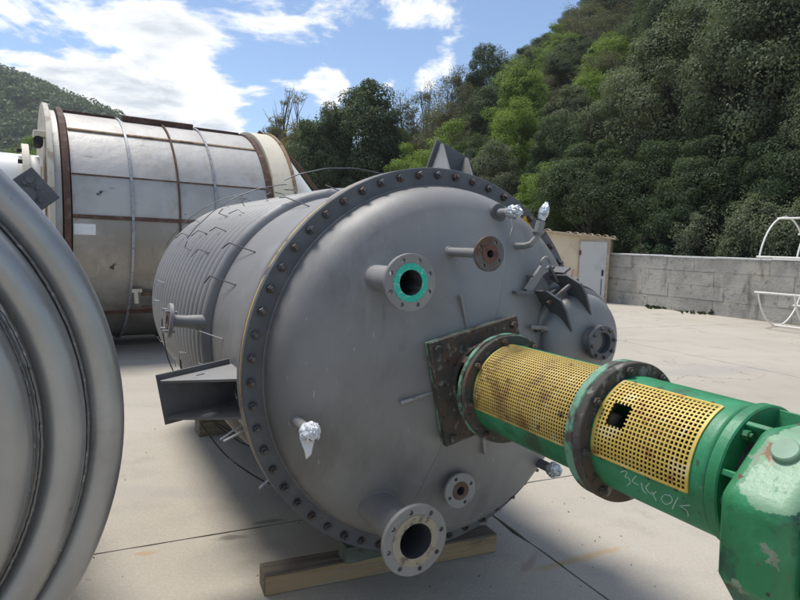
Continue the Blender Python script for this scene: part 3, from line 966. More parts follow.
for (x, y, s_, lab) in [(8.03, 19.1, .20, 'dark clump of debris at the wall foot nearer the shed'), (8.76, 17.75, .26, 'dark clump of debris at the wall foot nearer the white cage')]:
    dbs = MB()
    for i in range(26):
        d = Vector((random.gauss(0, s_), random.gauss(0, s_ * .35), abs(random.gauss(0, .035))))
        dbs.box((0, 0, 0), (random.uniform(.03, .1), random.uniform(.03, .08), random.uniform(.02, .06)),
                Matrix.Translation(d) @ Matrix.Rotation(random.uniform(0, 3), 4, (random.random(), random.random(), 1)))
    tag(obj('debris_clump', dbs, M['litter'], None, (x, y, .02), sharp=None), lab, 'debris', kind='stuff')
for (x, y, h, lab) in [(7.75, 21.1, 2.25, 'thin wire-fence post behind the wall beside the shed'), (8.6, 19.7, 2.2, 'thin wire-fence post behind the middle of the wall')]:
    p_ = MB().tube([(0, 0, 0), (0, 0, h)], .018, 6)
    p_.tube([(0, 0, h), (-.12, .06, h + .14)], .014, 6)
    tag(obj('fence_post', p_, M['rustband'], None, (x + .5, y + .3, 0)), lab, 'post', 'fence posts behind the wall')

# ------------------------------------------------------------------ white tube cage
CB = Vector((9.62, 16.36, 0)) + WN * 1.75 + WD * .85
cg = thing('tube_cage', 'white painted tubular hoop cage standing by the right end of the wall', 'cage', CB, WANG)
CR = 1.34


def hoop_pts(x, a0, a1, n=22):
    return [(x, 1.05 - 1.05 * math.cos(R(a)) - .05, CR + CR * math.sin(R(a)) + .03) for a in np.linspace(a0, a1, n)]


# angle: 0 = left (yard side) mid height, 90 = top, -90 = bottom, 180 = far side
for i, x in enumerate((0, .85, 1.75, 2.65)):
    mt = M['cage'] if i % 2 == 0 else M['cagerust']
    if i % 2 == 1:
        obj('hoop', MB().tube(hoop_pts(x, 15, 338, 44), .021, 8), M['cage'], cg)
        continue
    obj('hoop', MB().tube(hoop_pts(x, 15, 172), .021, 8), M['cage'], cg)
    obj('hoop', MB().tube(hoop_pts(x + .02, -22, -168), .020, 8), mt, cg)
for a in (15, 75, 135, -22, -82, -140):
    y_, z_ = hoop_pts(0, a, a + 1, 2)[0][1:]
    obj('rail', MB().tube([(-.06, y_, z_ + .0), (3.0, y_, z_)], .024, 8), M['cage'], cg)

# ================================================================== big clad tank in the background
T2C = 1.785
T2R = 1.69
t2 = thing('clad_tank', 'huge horizontal tank clad in dull metal sheets with rusty bands', 'tank', (-5.3, 9.35, 0), R(33))
F2 = frame((0, 0, T2C), (1, 0, 0), (0, -1, 0))      # local angle is minus the elevation angle


def arc2(mbx, ri, ro, s0, s1, d0, d1, n=None):
    n = n or max(3, int(abs(d1 - d0) / 4))
    mbx.ring(ri, ro, s0, s1, F2, n, -R(d1), -R(d0))


SX = [.13, .86, 1.48, 2.0, 2.80]
AX_ = [-118, -44, 4.8, 24.2, 52.2, 80, 130, 242]
for i in range(len(SX) - 1):
    for j in range(len(AX_) - 1):
        b = MB()
        dr = random.uniform(-.006, .006)
        arc2(b, T2R - .03, T2R + dr, SX[i] + .004, SX[i + 1] - .004, AX_[j] + .12, AX_[j + 1] - .12)
        obj('panel', b, M['clad'] if AX_[j] >= 0 else M['cladlow'], t2)
b = MB()
b.lathe([(T2R - .05, SX[0] - .1), (T2R - .05, SX[-1] + .2)], F2, 64)
obj('shell', b, M['rustband'], t2)


def strap(s0, s1, d0, d1, mt, h=.02, name='strap'):
    b = MB()
    arc2(b, T2R - .01, T2R + h, s0, s1, d0, d1)
    return obj(name, b, mt, t2)


for d, wdeg, mt in ((52.2, .55, 'tanband'), (24.2, .25, 'rustband'), (4.8, .85, 'rustband'), (-44, .9, 'rustband'), (80, .5, 'rustband')):
    for i in range(len(SX) - 1):
        strap(SX[i] + .01, SX[i + 1] - .01, d - wdeg, d + wdeg, M[mt], .018 + random.uniform(-.004, .004))
for s, wd_, mt in ((.86, .017, 'galv'), (1.48, .012, 'rustband'), (2.0, .016, 'galv')):
    for d0, d1, m_x in ((-100, -20, mt), (-20, 22, mt), (22, 84, mt)):
        strap(s - wd_, s + wd_, d0 + .1, d1 - .1, M[m_x], .030 + random.uniform(-.003, .006))
# angle irons along the crest
for (s0, s1, d) in ((.15, .84, 83), (.92, 1.96, 76), (2.05, 2.78, 84)):
    b = MB()
    arc2(b, T2R, T2R + (.085 if s0 > .5 and s0 < 2 else .045), s0, s1, d - 1.6, d + 1.6)
    obj('angle_iron', b, M['rustband'], t2, bevel=.006)
b = MB()
b.ring(1.0, 1.76, .035, .112, F2, 72)
obj('rusty_flange', b, M['rustband'], t2)
b = MB()
b.ring(1.0, 1.71, -.06, .02, F2, 72)
obj('grey_ring', b, M['clad'], t2)
b = MB()
b.ring(.9, 1.80, -.13, -.065, F2, 72)
b.disc(1.0, -.10, F2, 48)
obj('end_flange', b, M['cagerust'], t2)
b = MB()
b.ring(T2R - .04, T2R + .03, 2.79, 2.88, F2, 72)
obj('dark_ring', b, M['rustband'], t2)
b = MB()
b.ring(T2R - .1, T2R + .075, 2.90, 3.22, F2, 72)
obj('cream_collar', b, M['cream'], t2)
b = MB()
b.ring(T2R - .1, T2R + .10, 3.22, 3.27, F2, 72)
obj('collar_rim', b, M['tanband'], t2)
b = MB()
b.lathe([(1.68, 3.26), (1.64, 3.34), (.5, 4.5), (.45, 4.7)], F2, 64)
b.disc(.45, 4.7, F2, 32)
obj('cone', b, M['whitepaint'], t2)
b = MB()
b.tube([(3.1, -.3, T2C + 1.77), (3.8, -.32, T2C + 1.3), (4.5, -.3, T2C + .55)], .035, 6)
obj('cable', b, M['rustband'], t2)
# end clamp and its bolts
b = MB()
b.box((-.12, -1.05, T2C + 1.22), (.30, .14, .09))
cl = obj('clamp', b, M['cream'], t2, bevel=.01)
obj('clamp_bolt', MB().cyl(.06, -.12, .06, frame((-.21, -1.08, T2C + 1.12), (0, -1, .2)), 10), M['black'], cl)
# neck on the end
nk = MB()
FN = frame((.30, -.85, 2.28), (-1, 0, 0), (0, -1, 0))
nk.lathe([(.46, .5), (.46, 4.2)], FN, 40)
nk.disc(.46, 4.2, FN, 40)
neck = obj('neck', nk, M['whitepaint'], t2)
b = MB()
b.ring(.2, .60, .62, .70, FN, 48)
obj('neck_flange', b, M['cream'], neck)
for k in range(12):
    a = k * 30 + 8
    p = FN @ Vector((.53 * math.cos(R(a)), .53 * math.sin(R(a)), .70))
    obj('bolt', MB().cyl(.03, 0, .05, frame(p, (-1, 0, 0)), 6), M['black'], neck)
# label, drain fittings, saddles
b = MB()
arc2(b, T2R + .004, T2R + .007, .14, .40, -3.2, 1.6, 4)
obj('paper_label', b, M['paper'], t2)
b = MB()
p = F2 @ Vector((T2R * math.cos(R(31)), T2R * math.sin(R(31)), .90))
b.tube([p, p + Vector((.02, -.08, .0)), p + Vector((.03, -.09, -.16))], .03, 8)
b.box((0, 0, 0), (.13, .05, .05), Matrix.Translation(p + Vector((.03, -.08, .02))))
obj('drain_fitting', b, M['cagerust'], t2)
for dz in (-.02, -.22):
    obj('small_pipe', MB().tube([p + Vector((.1, -.06, dz)), p + Vector((1.3, -.02, dz - .02))], .03, 6), M['rustband'], t2)
for s in (.2, 2.4):
    b = MB()
    b.prism([(-1.4, 0), (1.4, 0), (1.25, .95), (.9, .45), (0, .085), (-.9, .45), (-1.25, .95)], -.1, .1, frame((s, 0, 0), (1, 0, 0), (0, 1, 0)))
    obj('saddle', b, M['rustband'], t2)

# ================================================================== the grey coil-jacketed vessel
AZ = R(28.48)
CZ = 1.1304
rx = thing('reactor_vessel', 'large grey pressure vessel lying on its side with flanged dished head facing the viewer', 'vessel', (.1808, 2.9695, 0), AZ)


def AX(U=0.0, Wv=0.0, t=0.0):
    return frame((U, -t, CZ + Wv), (0, -1, 0), (1, 0, 0))


def P(U, Wv, t):
    return Vector((U, -t, CZ + Wv))


def PP(r, deg, t):
    return P(r * math.cos(R(deg)), r * math.sin(R(deg)), t)


# shell and rear head
b = MB()
rear = [(.86, -.09), (.86, -3.42)]
for k in range(1, 13):
    w_ = k / 12 * math.pi / 2
    rear.append((max(.86 * math.cos(w_), .0005), -3.42 - .30 * math.sin(w_)))
b.lathe(rear, AX(), 112)
obj('shell', b, M['primer'], rx)
# half-pipe coil, ring by ring
prof = [(.86 + .054 * math.sin(w_), .054 * math.cos(w_)) for w_ in np.linspace(-.25, math.pi + .25, 12)]
b = MB()
b.lathe([(r_, -z_) for r_, z_ in prof], AX(), 112)
cm = b.mesh('coil_ring', 50)
cm.materials.append(M['primer'])
for k in range(17):
    o = obj('coil_ring', cm, None, rx, (0, 1.215 + k * .132, 0))
prof = [(.862 + .051 * math.sin(w_), .051 * math.cos(w_)) for w_ in np.linspace(-.2, math.pi + .2, 14)]
b = MB()
b.lathe([(r_, -z_ - 1.085) for r_, z_ in prof], AX(), 112)
obj('end_ring', b, M['primer'], rx, sharp=50)

# flanges and gasket
b = MB()
b.ring(.845, .940, -.100, -.062, AX(), 128, bev=.003)
obj('body_flange', b, M['primer'], rx)
b = MB()
b.ring(.845, .9385, -.062, -.036, AX(), 128, bev=.001)
obj('gasket', b, M['gasket'], rx)
b = MB()
b.ring(.845, .940, -.036, 0, AX(), 128, bev=.003)
hf = obj('head_flange', b, M['primer_dark'], rx)
# bolts with nut, washer and stud
bb = MB()
bb.cyl(.021, 0, .003, None, 16)
bb.cyl(.0175, .003, .019, None, 6, bev=.0025)
bb.cyl(.0095, .019, .033, None, 10)
bm_ = bb.mesh('bolt', 40)
bm_.materials.append(M['bolt'])
for k in range(56):
    a = 1.7 + k * 360 / 56
    m_ = frame(PP(.905, a, .0), (0, -1, 0), (1, 0, 0)) @ Matrix.Rotation(random.uniform(0, 6), 4, 'Z') @ Matrix.Rotation(random.gauss(0, .03), 4, 'X') @ Matrix.Diagonal((1, 1, random.uniform(.85, 1.35), 1))
    obj('bolt', bm_, None, hf, matrix=m_)


def dome_t(r):
    if r < .755:
        return .349 - (1.7 - math.sqrt(1.7 ** 2 - r * r))
    return .02 + math.sqrt(max(0, .17 ** 2 - (r - .68) ** 2))


b = MB()
pr = [(.85, -.02), (.85, .02)] + [(.68 + .17 * math.cos(R(w_)), .02 + .17 * math.sin(R(w_))) for w_ in np.linspace(8, 63.6, 9)]
pr += [(r_, dome_t(r_)) for r_ in np.linspace(.75, .0, 22)]
pr[-1] = (.0008, pr[-1][1])
b.lathe(pr, AX(), 128)
head = obj('dished_head', b, M['primer_head'], rx, sharp=60)
# weld bead where the knuckle meets the flange, and the plate seam across the head
b = MB()
b.tube([PP(.853, a, .003) for a in np.linspace(0, 357, 120)], .006, 5, closed=True)
obj('weld_bead', b, M['primer_head'], head)
b = MB()
sm = [(.30, .74), (.286, .668), (.209, .563), (.14, .338), (.06, .16), (0, 0), (-.08, -.16), (-.14, -.286), (-.22, -.53), (-.27, -.70)]
sm2 = []
for i in range(len(sm) - 1):
    for q in range(8):
        k_ = q / 8
        U_, V_ = sm[i][0] * (1 - k_) + sm[i + 1][0] * k_, sm[i][1] * (1 - k_) + sm[i + 1][1] * k_
        sm2.append(P(U_, V_, dome_t(math.hypot(U_, V_)) - .001))
b.tube(sm2, .0035, 5)
obj('weld_seam', b, M['primer_head'], head)


def nozzle(U, V, tf, rp, bore, Rf, th, nb, rb, bc, face_r, face_mat, fl_mat='primer', off=0.0, pipe_mat='primer'):
    t0 = dome_t(math.hypot(U, V)) - .03
    m_ = AX(U, V, 0)
    b = MB()
    hub = min(rp * 1.3, face_r)
    b.lathe([(bore, t0), (rp, t0), (rp, tf - th - rp * .7), (hub, tf - th + .001), (bore, tf - th + .001)], m_, 40, close=True)
    nz = obj('nozzle', b, M[pipe_mat], rx)
    b = MB()
    b.tube([m_ @ Vector((rp * math.cos(a), rp * math.sin(a), dome_t(math.hypot(U + rp * math.cos(a), V + rp * math.sin(a))) + .002)) for a in np.linspace(0, 6.1, 30)], .005, 5, closed=True)
    obj('weld_bead', b, M['primer_head'], nz)
    b = MB()
    b.ring(bore + .0005, Rf, tf - th, tf - .003, m_, 56, bev=.002)
    fl = obj('flange', b, M[fl_mat], nz)
    c = MB()
    for k in range(nb):
        a = R(off + k * 360 / nb)
        c.cyl(rb, tf - th - .01, tf + .01, m_ @ Matrix.Translation((bc * math.cos(a), bc * math.sin(a), 0)), 14)
    cut(fl, c)
    if not fl.data.materials:
        fl.data.materials.append(M[fl_mat])
    b = MB()
    b.ring(bore - .001, face_r, tf - .0035, tf, m_, 48, bev=.001)
    obj('raised_face', b, M[face_mat], nz)
    b = MB()
    b.lathe([(bore - .0015, tf - .001), (bore - .0015, t0 + .0)], m_, 40)
    b.disc(bore - .0015, t0 + .032, m_, 40)
    obj('bore', b, M['bore'], nz)
    return nz


nozzle(-.440, .430, .515, .054, .050, .110, .022, 8, .009, .090, .074, 'teal', off=22.5)
nozzle(-.105, .547, .550, .020, .017, .071, .018, 4, .0075, .053, .038, 'rustface', fl_mat='rustflange', off=60)
nozzle(-.390, -.580, .540, .080, .072, .143, .024, 8, .0105, .120, .104, 'tanface', off=12)
nozzle(-.045, -.512, .335, .026, .021, .081, .018, 4, .0085, .061, .042, 'rustflange', off=25)


def crumple(center, axis, r, L, seed, mt, parent, name='foil_wrap'):
    rg = np.random.default_rng(seed)
    b = MB()
    k = 22
    pr = []
    n = 40
    m_ = frame(center, axis)
    for i in range(k + 1):
        u_ = i / k
        pr.append((max(.001, r * math.sin(math.pi * (.12 + .88 * u_)) ** .55), (u_ - .35) * L))
    b.lathe(pr, m_, n)
    vv = np.array(b.v)
    c = np.array(center)
    ph_ = rg.uniform(0, 6, size=6)
    loc_ = (vv - c) / r
    cre = sum(np.abs(np.sin(loc_ @ rg.normal(size=3) * (2.2 + i_) + ph_[i_])) for i_ in range(6)) / 6 - .6
    jit = cre[:, None] * .42 + rg.normal(size=(len(vv), 1)) * .022
    vv = c + (vv - c) * (1 + jit)
    b.v = list(map(tuple, vv))
    return obj(name, b, M[mt], parent, sharp=24)


def stub(U, V, tf, rp, mt='primer'):
    t0 = dome_t(math.hypot(U, V)) - .03
    b = MB()
    b.cyl(rp, t0, tf, AX(U, V, 0), 24)
    return obj('stub_pipe', b, M[mt], rx)


s1 = stub(-.755, -.165, .30, .023)
crumple(P(-.755, -.165, .315), (0, -1, .1), .040, .075, 3, 'paper', s1, 'wrap_cap')
b = MB()
b._add([(-.79, -.30, CZ - .19), (-.735, -.315, CZ - .20), (-.75, -.322, CZ - .255), (-.765, -.31, CZ - .275), (-.775, -.318, CZ - .24),
        (-.79, -.297, CZ - .19), (-.735, -.312, CZ - .20), (-.75, -.319, CZ - .255), (-.765, -.307, CZ - .275), (-.775, -.315, CZ - .24)],
       [(0, 1, 2, 3, 4), (9, 8, 7, 6, 5), (0, 5, 6, 1), (1, 6, 7, 2), (2, 7, 8, 3), (3, 8, 9, 4), (4, 9, 5, 0)])
obj('loose_wrap', b, M['paper'], s1, sharp=None)
b = MB()
b.ring(.010, .022, .335, .352, AX(-.752, -.172, 0), 16)
obj('plug', b, M['black'], s1)
s2 = stub(.205, .735, .265, .020)
b = MB()
b.ring(.020, .044, dome_t(.763) - .02, dome_t(.763) + .018, AX(.205, .735, 0), 28)
obj('collar', b, M['primer_dark'], s2)
crumple(P(.205, .735, .285), (.05, -1, .1), .031, .085, 8, 'foil', s2)
s3 = stub(.545, -.52, .255, .024, 'primer_dark')
crumple(P(.545, -.52, .275), (.2, -1, -.1), .036, .075, 13, 'foil', s3)
# bent small pipe with foil at its tip
e0 = P(.288, .584, .20)
b = MB()
b.tube([e0, P(.288, .584, .25), P(.293, .586, .285), P(.305, .596, .305), P(.325, .62, .312), P(.335, .64, .312)], .0155, 10)
b.tube([P(.334, .638, .312), P(.350, .70, .312)], .021, 10)
b.tube([P(.335, .645, .312), P(.338, .656, .312)], .027, 10)
bp = obj('bent_pipe', b, M['primer'], rx)
crumple(P(.362, .735, .312), (.35, 0, 1), .022, .085, 21, 'foil', bp)
b = MB()
b.box((0, 0, .002), (.030, .085, .003), AX(.527, .70, .0) @ Matrix.Rotation(R(38), 4, 'Z'))
obj('yellow_tag', b, M['yellowtag'], hf)

# neck and stiffeners under the drive
b = MB()
b.lathe([(.150, .28), (.150, .335), (.165, .343), (.165, .3445)], AX(), 48)
obj('drive_neck', b, M['primer_dark'], rx)
for a, mt in ((103, 'primer'), (193, 'galv'), (283, 'primer'), (13, 'primer')):
    er = Vector((math.cos(R(a)), 0, math.sin(R(a))))
    b = MB()
    m_ = frame(P(0, 0, 0), er.cross(Vector((0, -1, 0))), er)
    # local x radial, y along the axis towards the viewer
    ysign = 1 if (m_.to_3x3() @ Vector((0, 1, 0))).y < 0 else -1
    b.prism([(.15, ysign * .30), (.372, ysign * (dome_t(.36) - .01)), (.372, ysign * (dome_t(.36) + .022)), (.22, ysign * .342), (.15, ysign * .342)], -.007, .007, m_)
    obj('gusset', b, M[mt], rx, bevel=.002)

# support lugs, three round the body
for phi in (70, 190, 310):
    er = Vector((math.cos(R(phi)), 0, math.sin(R(phi))))
    et = Vector((-math.sin(R(phi)), 0, math.cos(R(phi))))
    m_ = frame(P(0, 0, 0), (0, -1, 0), er)          # x radial, y tangential, z = t
    b = MB()
    b.box((1.035, 0, -.555), (.350, .25, .014), m_)
    lug = obj('support_bracket', b, M['primer_dark'], rx, bevel=.002)
    for sgn in (-1, 1):
        g_ = MB()
        mg = m_ @ Matrix.Translation((0, sgn * .092, 0)) @ Matrix.Rotation(math.pi / 2, 4, 'X')
        # prism polygon in (radial, t); after the turn local y runs along +t
        g_.prism([(.850, -.5475), (1.195, -.5475), (1.195, -.525), (.905, -.235), (.850, -.235)], -.006, .006, mg)
        go = obj('gusset', g_, M['primer'], lug)
        c = MB()
        sl = [(1.02 + q * .012 + .009 * math.cos(w_), -.47 + .009 * math.sin(w_)) for q, ws in ((1, np.linspace(-math.pi / 2, math.pi / 2, 7)), (-1, np.linspace(math.pi / 2, 1.5 * math.pi, 7))) for w_ in ws]
        c.prism(sl, -.03, .03, mg)
        cut(go, c)
        if not go.data.materials:
            go.data.materials.append(M['primer'])

# coil inlet on the left side
ang = 174.5
er = Vector((math.cos(R(ang)), 0, math.sin(R(ang))))
m_ = frame(PP(.85, ang, -1.085), er, (0, 1, 0))
b = MB()
b.lathe([(.044, 0), (.046, .06), (.042, .10), (.036, .145), (.034, .20), (.034, .225), (.03, .225), (.03, .0)], m_, 28, close=True)
inl = obj('coil_inlet', b, M['primer'], rx)
b = MB()
b.ring(.031, .098, .222, .243, m_, 40)
obj('flange', b, M['primer'], inl)
b = MB()
b.ring(.031, .06, .243, .246, m_, 32)
obj('raised_face', b, M['rustface'], inl)
for k in range(4):
    a = R(45 + 90 * k)
    obj('bolt', MB().cyl(.008, .205, .27, m_ @ Matrix.Translation((.076 * math.cos(a), .076 * math.sin(a), 0)), 8), M['galv'], inl)

# insulation rings of thin rod and the clips that carry them
def arcpts(r, t, a0, a1, n=30, wob=0.0):
    return [PP(r + math.sin(i * .9) * wob, a, t) for i, a in enumerate(np.linspace(a0, a1, n))]


for (t, r, a0, a1, th) in ((-1.02, 1.03, 66, 116, .0035), (-1.02, 1.035, 186, 262, .0045), (-2.05, 1.00, 96, 146, .003), (-2.0, 1.00, 180, 240, .004), (-1.6, .98, 200, 252, .004),
                           (-2.9, .99, 100, 150, .003)):
    obj('insulation_rod', MB().tube(arcpts(r, t, a0, a1, 34, .0015), th, 6), M['wire'] if a0 > 150 else M['bore'], rx)


def clip(ang, t0, t1, r0, r1, tw, mt='wire', th=.0038):
    b = MB()
    b.tube([PP(r0, ang, t0), PP(r1, ang, t1), PP(r1 + .012, ang + tw, t1 - .01)], th, 6)
    obj('clip', b, M[mt], rx)


for a, mt in ((82, 'wire'), (101, 'wire'), (118, 'wire'), (143, 'wire'), (156, 'wire'), (178, 'galv'), (189, 'galv'), (66, 'wire')):
    clip(a + random.uniform(-2, 2), -.74 + random.uniform(-.08, .08), -1.06, .862, .935, random.choice([2, 3, -2]), mt, .0036)
for t in (-1.62, -2.15, -2.8):
    for a in (80, 97, 113, 127, 139, 151, 163, 177, 190, 202):
        if random.random() < .72:
            clip(a + random.uniform(-5, 5), t + random.uniform(-.1, .1), t - .13, .908, .945, random.choice([-3, 3, 4]), 'galv' if a > 160 else 'wire', .0032)
for a, t in ((196, -.75), (206, -.5), (214, -.9), (222, -.4), (200, -1.5), (212, -1.9)):
    b = MB()
    b.bar(PP(.86, a, t), PP(1.0, a, t - .02), .022, .005, (0, 1, 0))
    obj('clip', b, M['galv'], rx)

# ---- manway on the right of the head
MU, MV = .627, .13
mw = AX(MU, MV, 0)
b = MB()
b.lathe([(.225, .10), (.225, .262)], mw, 56)
man = obj('manway', b, M['primer_dark'], rx)
b = MB()
b.ring(.20, .278, .235, .268, mw, 64)
obj('manway_flange', b, M['primer_dark'], man)
b = MB()
b.ring(.19, .262, .272, .302, mw, 64)
obj('lid_flange', b, M['primer'], man)
b = MB()
lp = [(.235, .29), (.235, .325)] + [(.235 * math.cos(w_) ** .9 if w_ < 1.57 else .0008, .325 + .085 * math.sin(w_)) for w_ in np.linspace(.1, math.pi / 2, 12)]
b.lathe(lp, mw, 56)
obj('lid', b, M['primer'], man, sharp=60)
# sight glass on the lid
sg = AX(MU + .0, MV + .015, 0)
b = MB()
b.lathe([(.050, .38), (.066, .38), (.066, .432), (.050, .432)], sg, 36, close=True)
so = obj('sight_glass', b, M['primer'], man)
b = MB()
b.ring(.052, .082, .430, .448, sg, 40)
obj('ring', b, M['rustflange'], so)
b = MB()
b.ring(.050, .083, .452, .472, sg, 40)
obj('ring', b, M['primer_dark'], so)
b = MB()
b.cyl(.051, .430, .446, sg, 36)
obj('glass', b, M['glass'], so)
for k in range(8):
    a = R(k * 45 + 10)
    obj('bolt', MB().cyl(.0085, .425, .485, sg @ Matrix.Translation((.070 * math.cos(a), .070 * math.sin(a), 0)), 6), M['bolt'], so)
# hinge plates, pin, swing arm
hd = 123.0
hr_ = Vector((math.cos(R(hd)), 0, math.sin(R(hd))))
mh = frame(P(MU, MV, 0), (0, -1, 0), hr_)            # x outwards along the hinge direction, z = t
for sgn in (-1, 1):
    b = MB()
    mg = mh @ Matrix.Translation((0, sgn * .070, 0)) @ Matrix.Rotation(math.pi / 2, 4, 'X')
    b.prism([(.335, .20), (.345, .345), (.30, .415), (.235, .42), (.075, .385), (.19, .32), (.26, .285)], -.006, .006, mg)
    obj('hinge_plate', b, M['primer_dark'], man, bevel=.002)
b = MB()
b.cyl(.012, -.105, .105, mh @ Matrix.Translation((.295, 0, .355)) @ Matrix.Rotation(math.pi / 2, 4, 'X'), 14)
obj('hinge_pin', b, M['bolt'], man)
b = MB()
b.box((.325, 0, .22), (.07, .23, .012), mh)
b.box((.345, -.10, .25), (.012, .05, .14), mh)
obj('hinge_bracket', b, M['primer_dark'], man, bevel=.002)
pA, pB = P(.300, .375, .30), P(.385, .488, .305)
b = MB()
b.bar(pA, pB, .018, .040, (0, -1, 0))
arm = obj('swing_arm', b, M['primer'], man, bevel=.003)
b = MB()
cc = pB + (pB - pA).normalized() * .025
b.tube([cc + Vector((.026 * math.cos(a), 0, .026 * math.sin(a))) for a in np.linspace(0, 5.98, 20)], .0085, 8, closed=True)
obj('eye', b, M['primer'], arm)
obj('rod', MB().tube([cc + Vector((.02, -.005, -.02)), P(.475, .42, .31)], .010, 8), M['bolt'], arm)
b = MB()
b.box((.27, -.29, CZ + .372), (.10, .07, .012))
b.box((.33, -.27, CZ + .41), (.012, .07, .08))
obj('lug', b, M['primer_dark'], man)
# swing bolt to the left of the manway and clamps round the rim
for a in (165, 200, 245):
    b = MB()
    m2 = mw @ Matrix.Rotation(R(a), 4, 'Z')
    b.cyl(.011, .19, .345, m2 @ Matrix.Translation((.268, 0, 0)), 10)
    b.cyl(.020, .303, .325, m2 @ Matrix.Translation((.268, 0, 0)), 6)
    b.box((.265, 0, .200), (.055, .05, .014), m2)
    obj('swing_bolt', b, M['bolt'], man)
obj('handle', MB().tube([P(.30, .215, .335), P(.42, .20, .335)], .011, 8), M['primer'], man)

# ================================================================== agitator drive bolted on the head
ag = thing('agitator_drive', 'green agitator drive with yellow mesh guards bolted to the grey vessel head', 'agitator', (.1808, 2.9695, 0), AZ)
pm = AX() @ Matrix.Rotation(R(13), 4, 'Z')
for t0, t1, mt, sz in ((.346, .367, 'greenedge', .452), (.370, .396, 'rustplate', .46)):
    b = MB()
    b.box((0, 0, (t0 + t1) / 2), (sz, sz, t1 - t0), pm)
    o = obj('mounting_plate', b, M[mt], ag)
    cut(o, MB().cyl(.135, t0 - .02, t1 + .02, AX(), 40))
    if not o.data.materials:
        o.data.materials.append(M[mt])
    bv = o.modifiers.new('bevel', 'BEVEL')
    bv.width = .002
    bv.limit_method = 'ANGLE'
b = MB()
b.ring(.155, .168, .397, .425, AX(), 48)
obj('spigot', b, M['rustplate'], ag)
for k in range(4):
    a = R(13 + 45 + 90 * k)
    obj('bolt', MB().cyl(.016, .396, .418, AX(.28 * math.cos(a), .28 * math.sin(a), 0), 6), M['rustplate'], ag)
b = MB()
b.lathe([(.10, .33), (.10, .56)], AX(), 40)
obj('seal_housing', b, M['rustplate'], ag)
for k in range(6):
    m2 = AX() @ Matrix.Rotation(R(200 + 60 * k), 4, 'Z')
    b = MB()
    b.box((.145, 0, .465), (.04, .035, .145), m2)
    obj('leg', b, M['green'] if k == 0 else M['rustplate'], ag, bevel=.004)


def bolts_on(parent, t0, t1, rc, n, off, rb, mt):
    bx_ = MB()
    bx_.cyl(rb, t0, t1, None, 6, bev=.002)
    bx_.cyl(rb * .55, t1, t1 + .008, None, 8)
    me_ = bx_.mesh('bolt', 40)
    me_.materials.append(M[mt])
    for k in range(n):
        a = R(off + 360 / n * k)
        obj('bolt', me_, None, parent, matrix=AX(rc * math.cos(a), rc * math.sin(a), 0))


def drum(name, t0, t1, r, wt0, wt1, wa0, wa1, mt):
    """cylinder skin with a window left open for the guard"""
    na = 96
    ts = sorted(set([t0, wt0, wt1, t1]))
    rows = []
    for i in range(len(ts) - 1):
        rows += list(np.linspace(ts[i], ts[i + 1], 4)[:-1])
    rows.append(ts[-1])
    v, f = [], []
    for t in rows:
        for k in range(na):
            w_ = 2 * math.pi * k / na
            v.append((r * math.cos(w_), r * math.sin(w_), t))
    for i in range(len(rows) - 1):
        tm = (rows[i] + rows[i + 1]) / 2
        for k in range(na):
            dm = (k + .5) * 360 / na
            if wt0 < tm < wt1 and wa0 < dm < wa1:
                continue
            f.append((i * na + k, i * na + (k + 1) % na, (i + 1) * na + (k + 1) % na, (i + 1) * na + k))
    b = MB()
    b._add(v, f, AX())
    o = obj(name, b, M[mt], ag)
    sd_ = o.modifiers.new('solid', 'SOLIDIFY')
    sd_.thickness = .010
    sd_.offset = -1
    return o


def guard(parent, t0, t1, a0, a1, r, mt, pitch_t, pitch_a, hole=None, wt=.0044):
    b = MB()
    nt = int(round((t1 - t0) / pitch_t))
    na = int(round((a1 - a0) / pitch_a))
    da = math.degrees(wt / r)

    def spans(x, lo, hi, h):
        # x against the hole's range in the other axis
        if hole and h[0] < x < h[1]:
            return [(lo, h[2]), (h[3], hi)]
        return [(lo, hi)]
    for i in range(nt + 1):
        t = t0 + (t1 - t0) * i / nt
        for (p, q) in spans(t, a0, a1, hole or ()):
            n = max(3, int((q - p) / 6))
            b.ring(r - .0012, r + .0022, t - wt / 2, t + wt / 2, AX(), n, R(p), R(q), bev=0)
    hh = (hole[2], hole[3], hole[0], hole[1]) if hole else ()
    for k in range(na + 1):
        a = a0 + (a1 - a0) * k / na
        for (p, q) in spans(a, t0, t1, hh):
            m2 = AX() @ Matrix.Rotation(R(a), 4, 'Z')
            b.box((r + .0001, 0, (p + q) / 2), (.0034, wt, q - p), m2)
    fr = MB()
    for tt in (t0 - .004, t1 + .004):
        fr.ring(r - .001, r + .0032, tt - .004, tt + .004, AX(), 24, R(a0 - 1), R(a1 + 1), bev=0)
    for aa in (a0 - .8, a1 + .8):
        fr.box((r + .001, 0, (t0 + t1) / 2), (.0045, .006, t1 - t0 + .004), AX() @ Matrix.Rotation(R(aa), 4, 'Z'))
    obj('guard_edge', fr, M[mt], parent, sharp=None)
    for tt in np.linspace(t0 + .03, t1 - .03, 4):
        for aa in (a0 - 2.6, a1 + 2.6):
            m2 = AX() @ Matrix.Rotation(R(aa), 4, 'Z') @ Matrix.Translation((r - .0015, 0, tt)) @ Matrix.Rotation(math.pi / 2, 4, 'Y')
            obj('rivet', MB().cyl(.0055, 0, .005, m2, 10, bev=.0015), M['rustplate'], parent)
    return tag(obj('mesh_guard', b, M[mt], parent, sharp=None), kind='stuff')


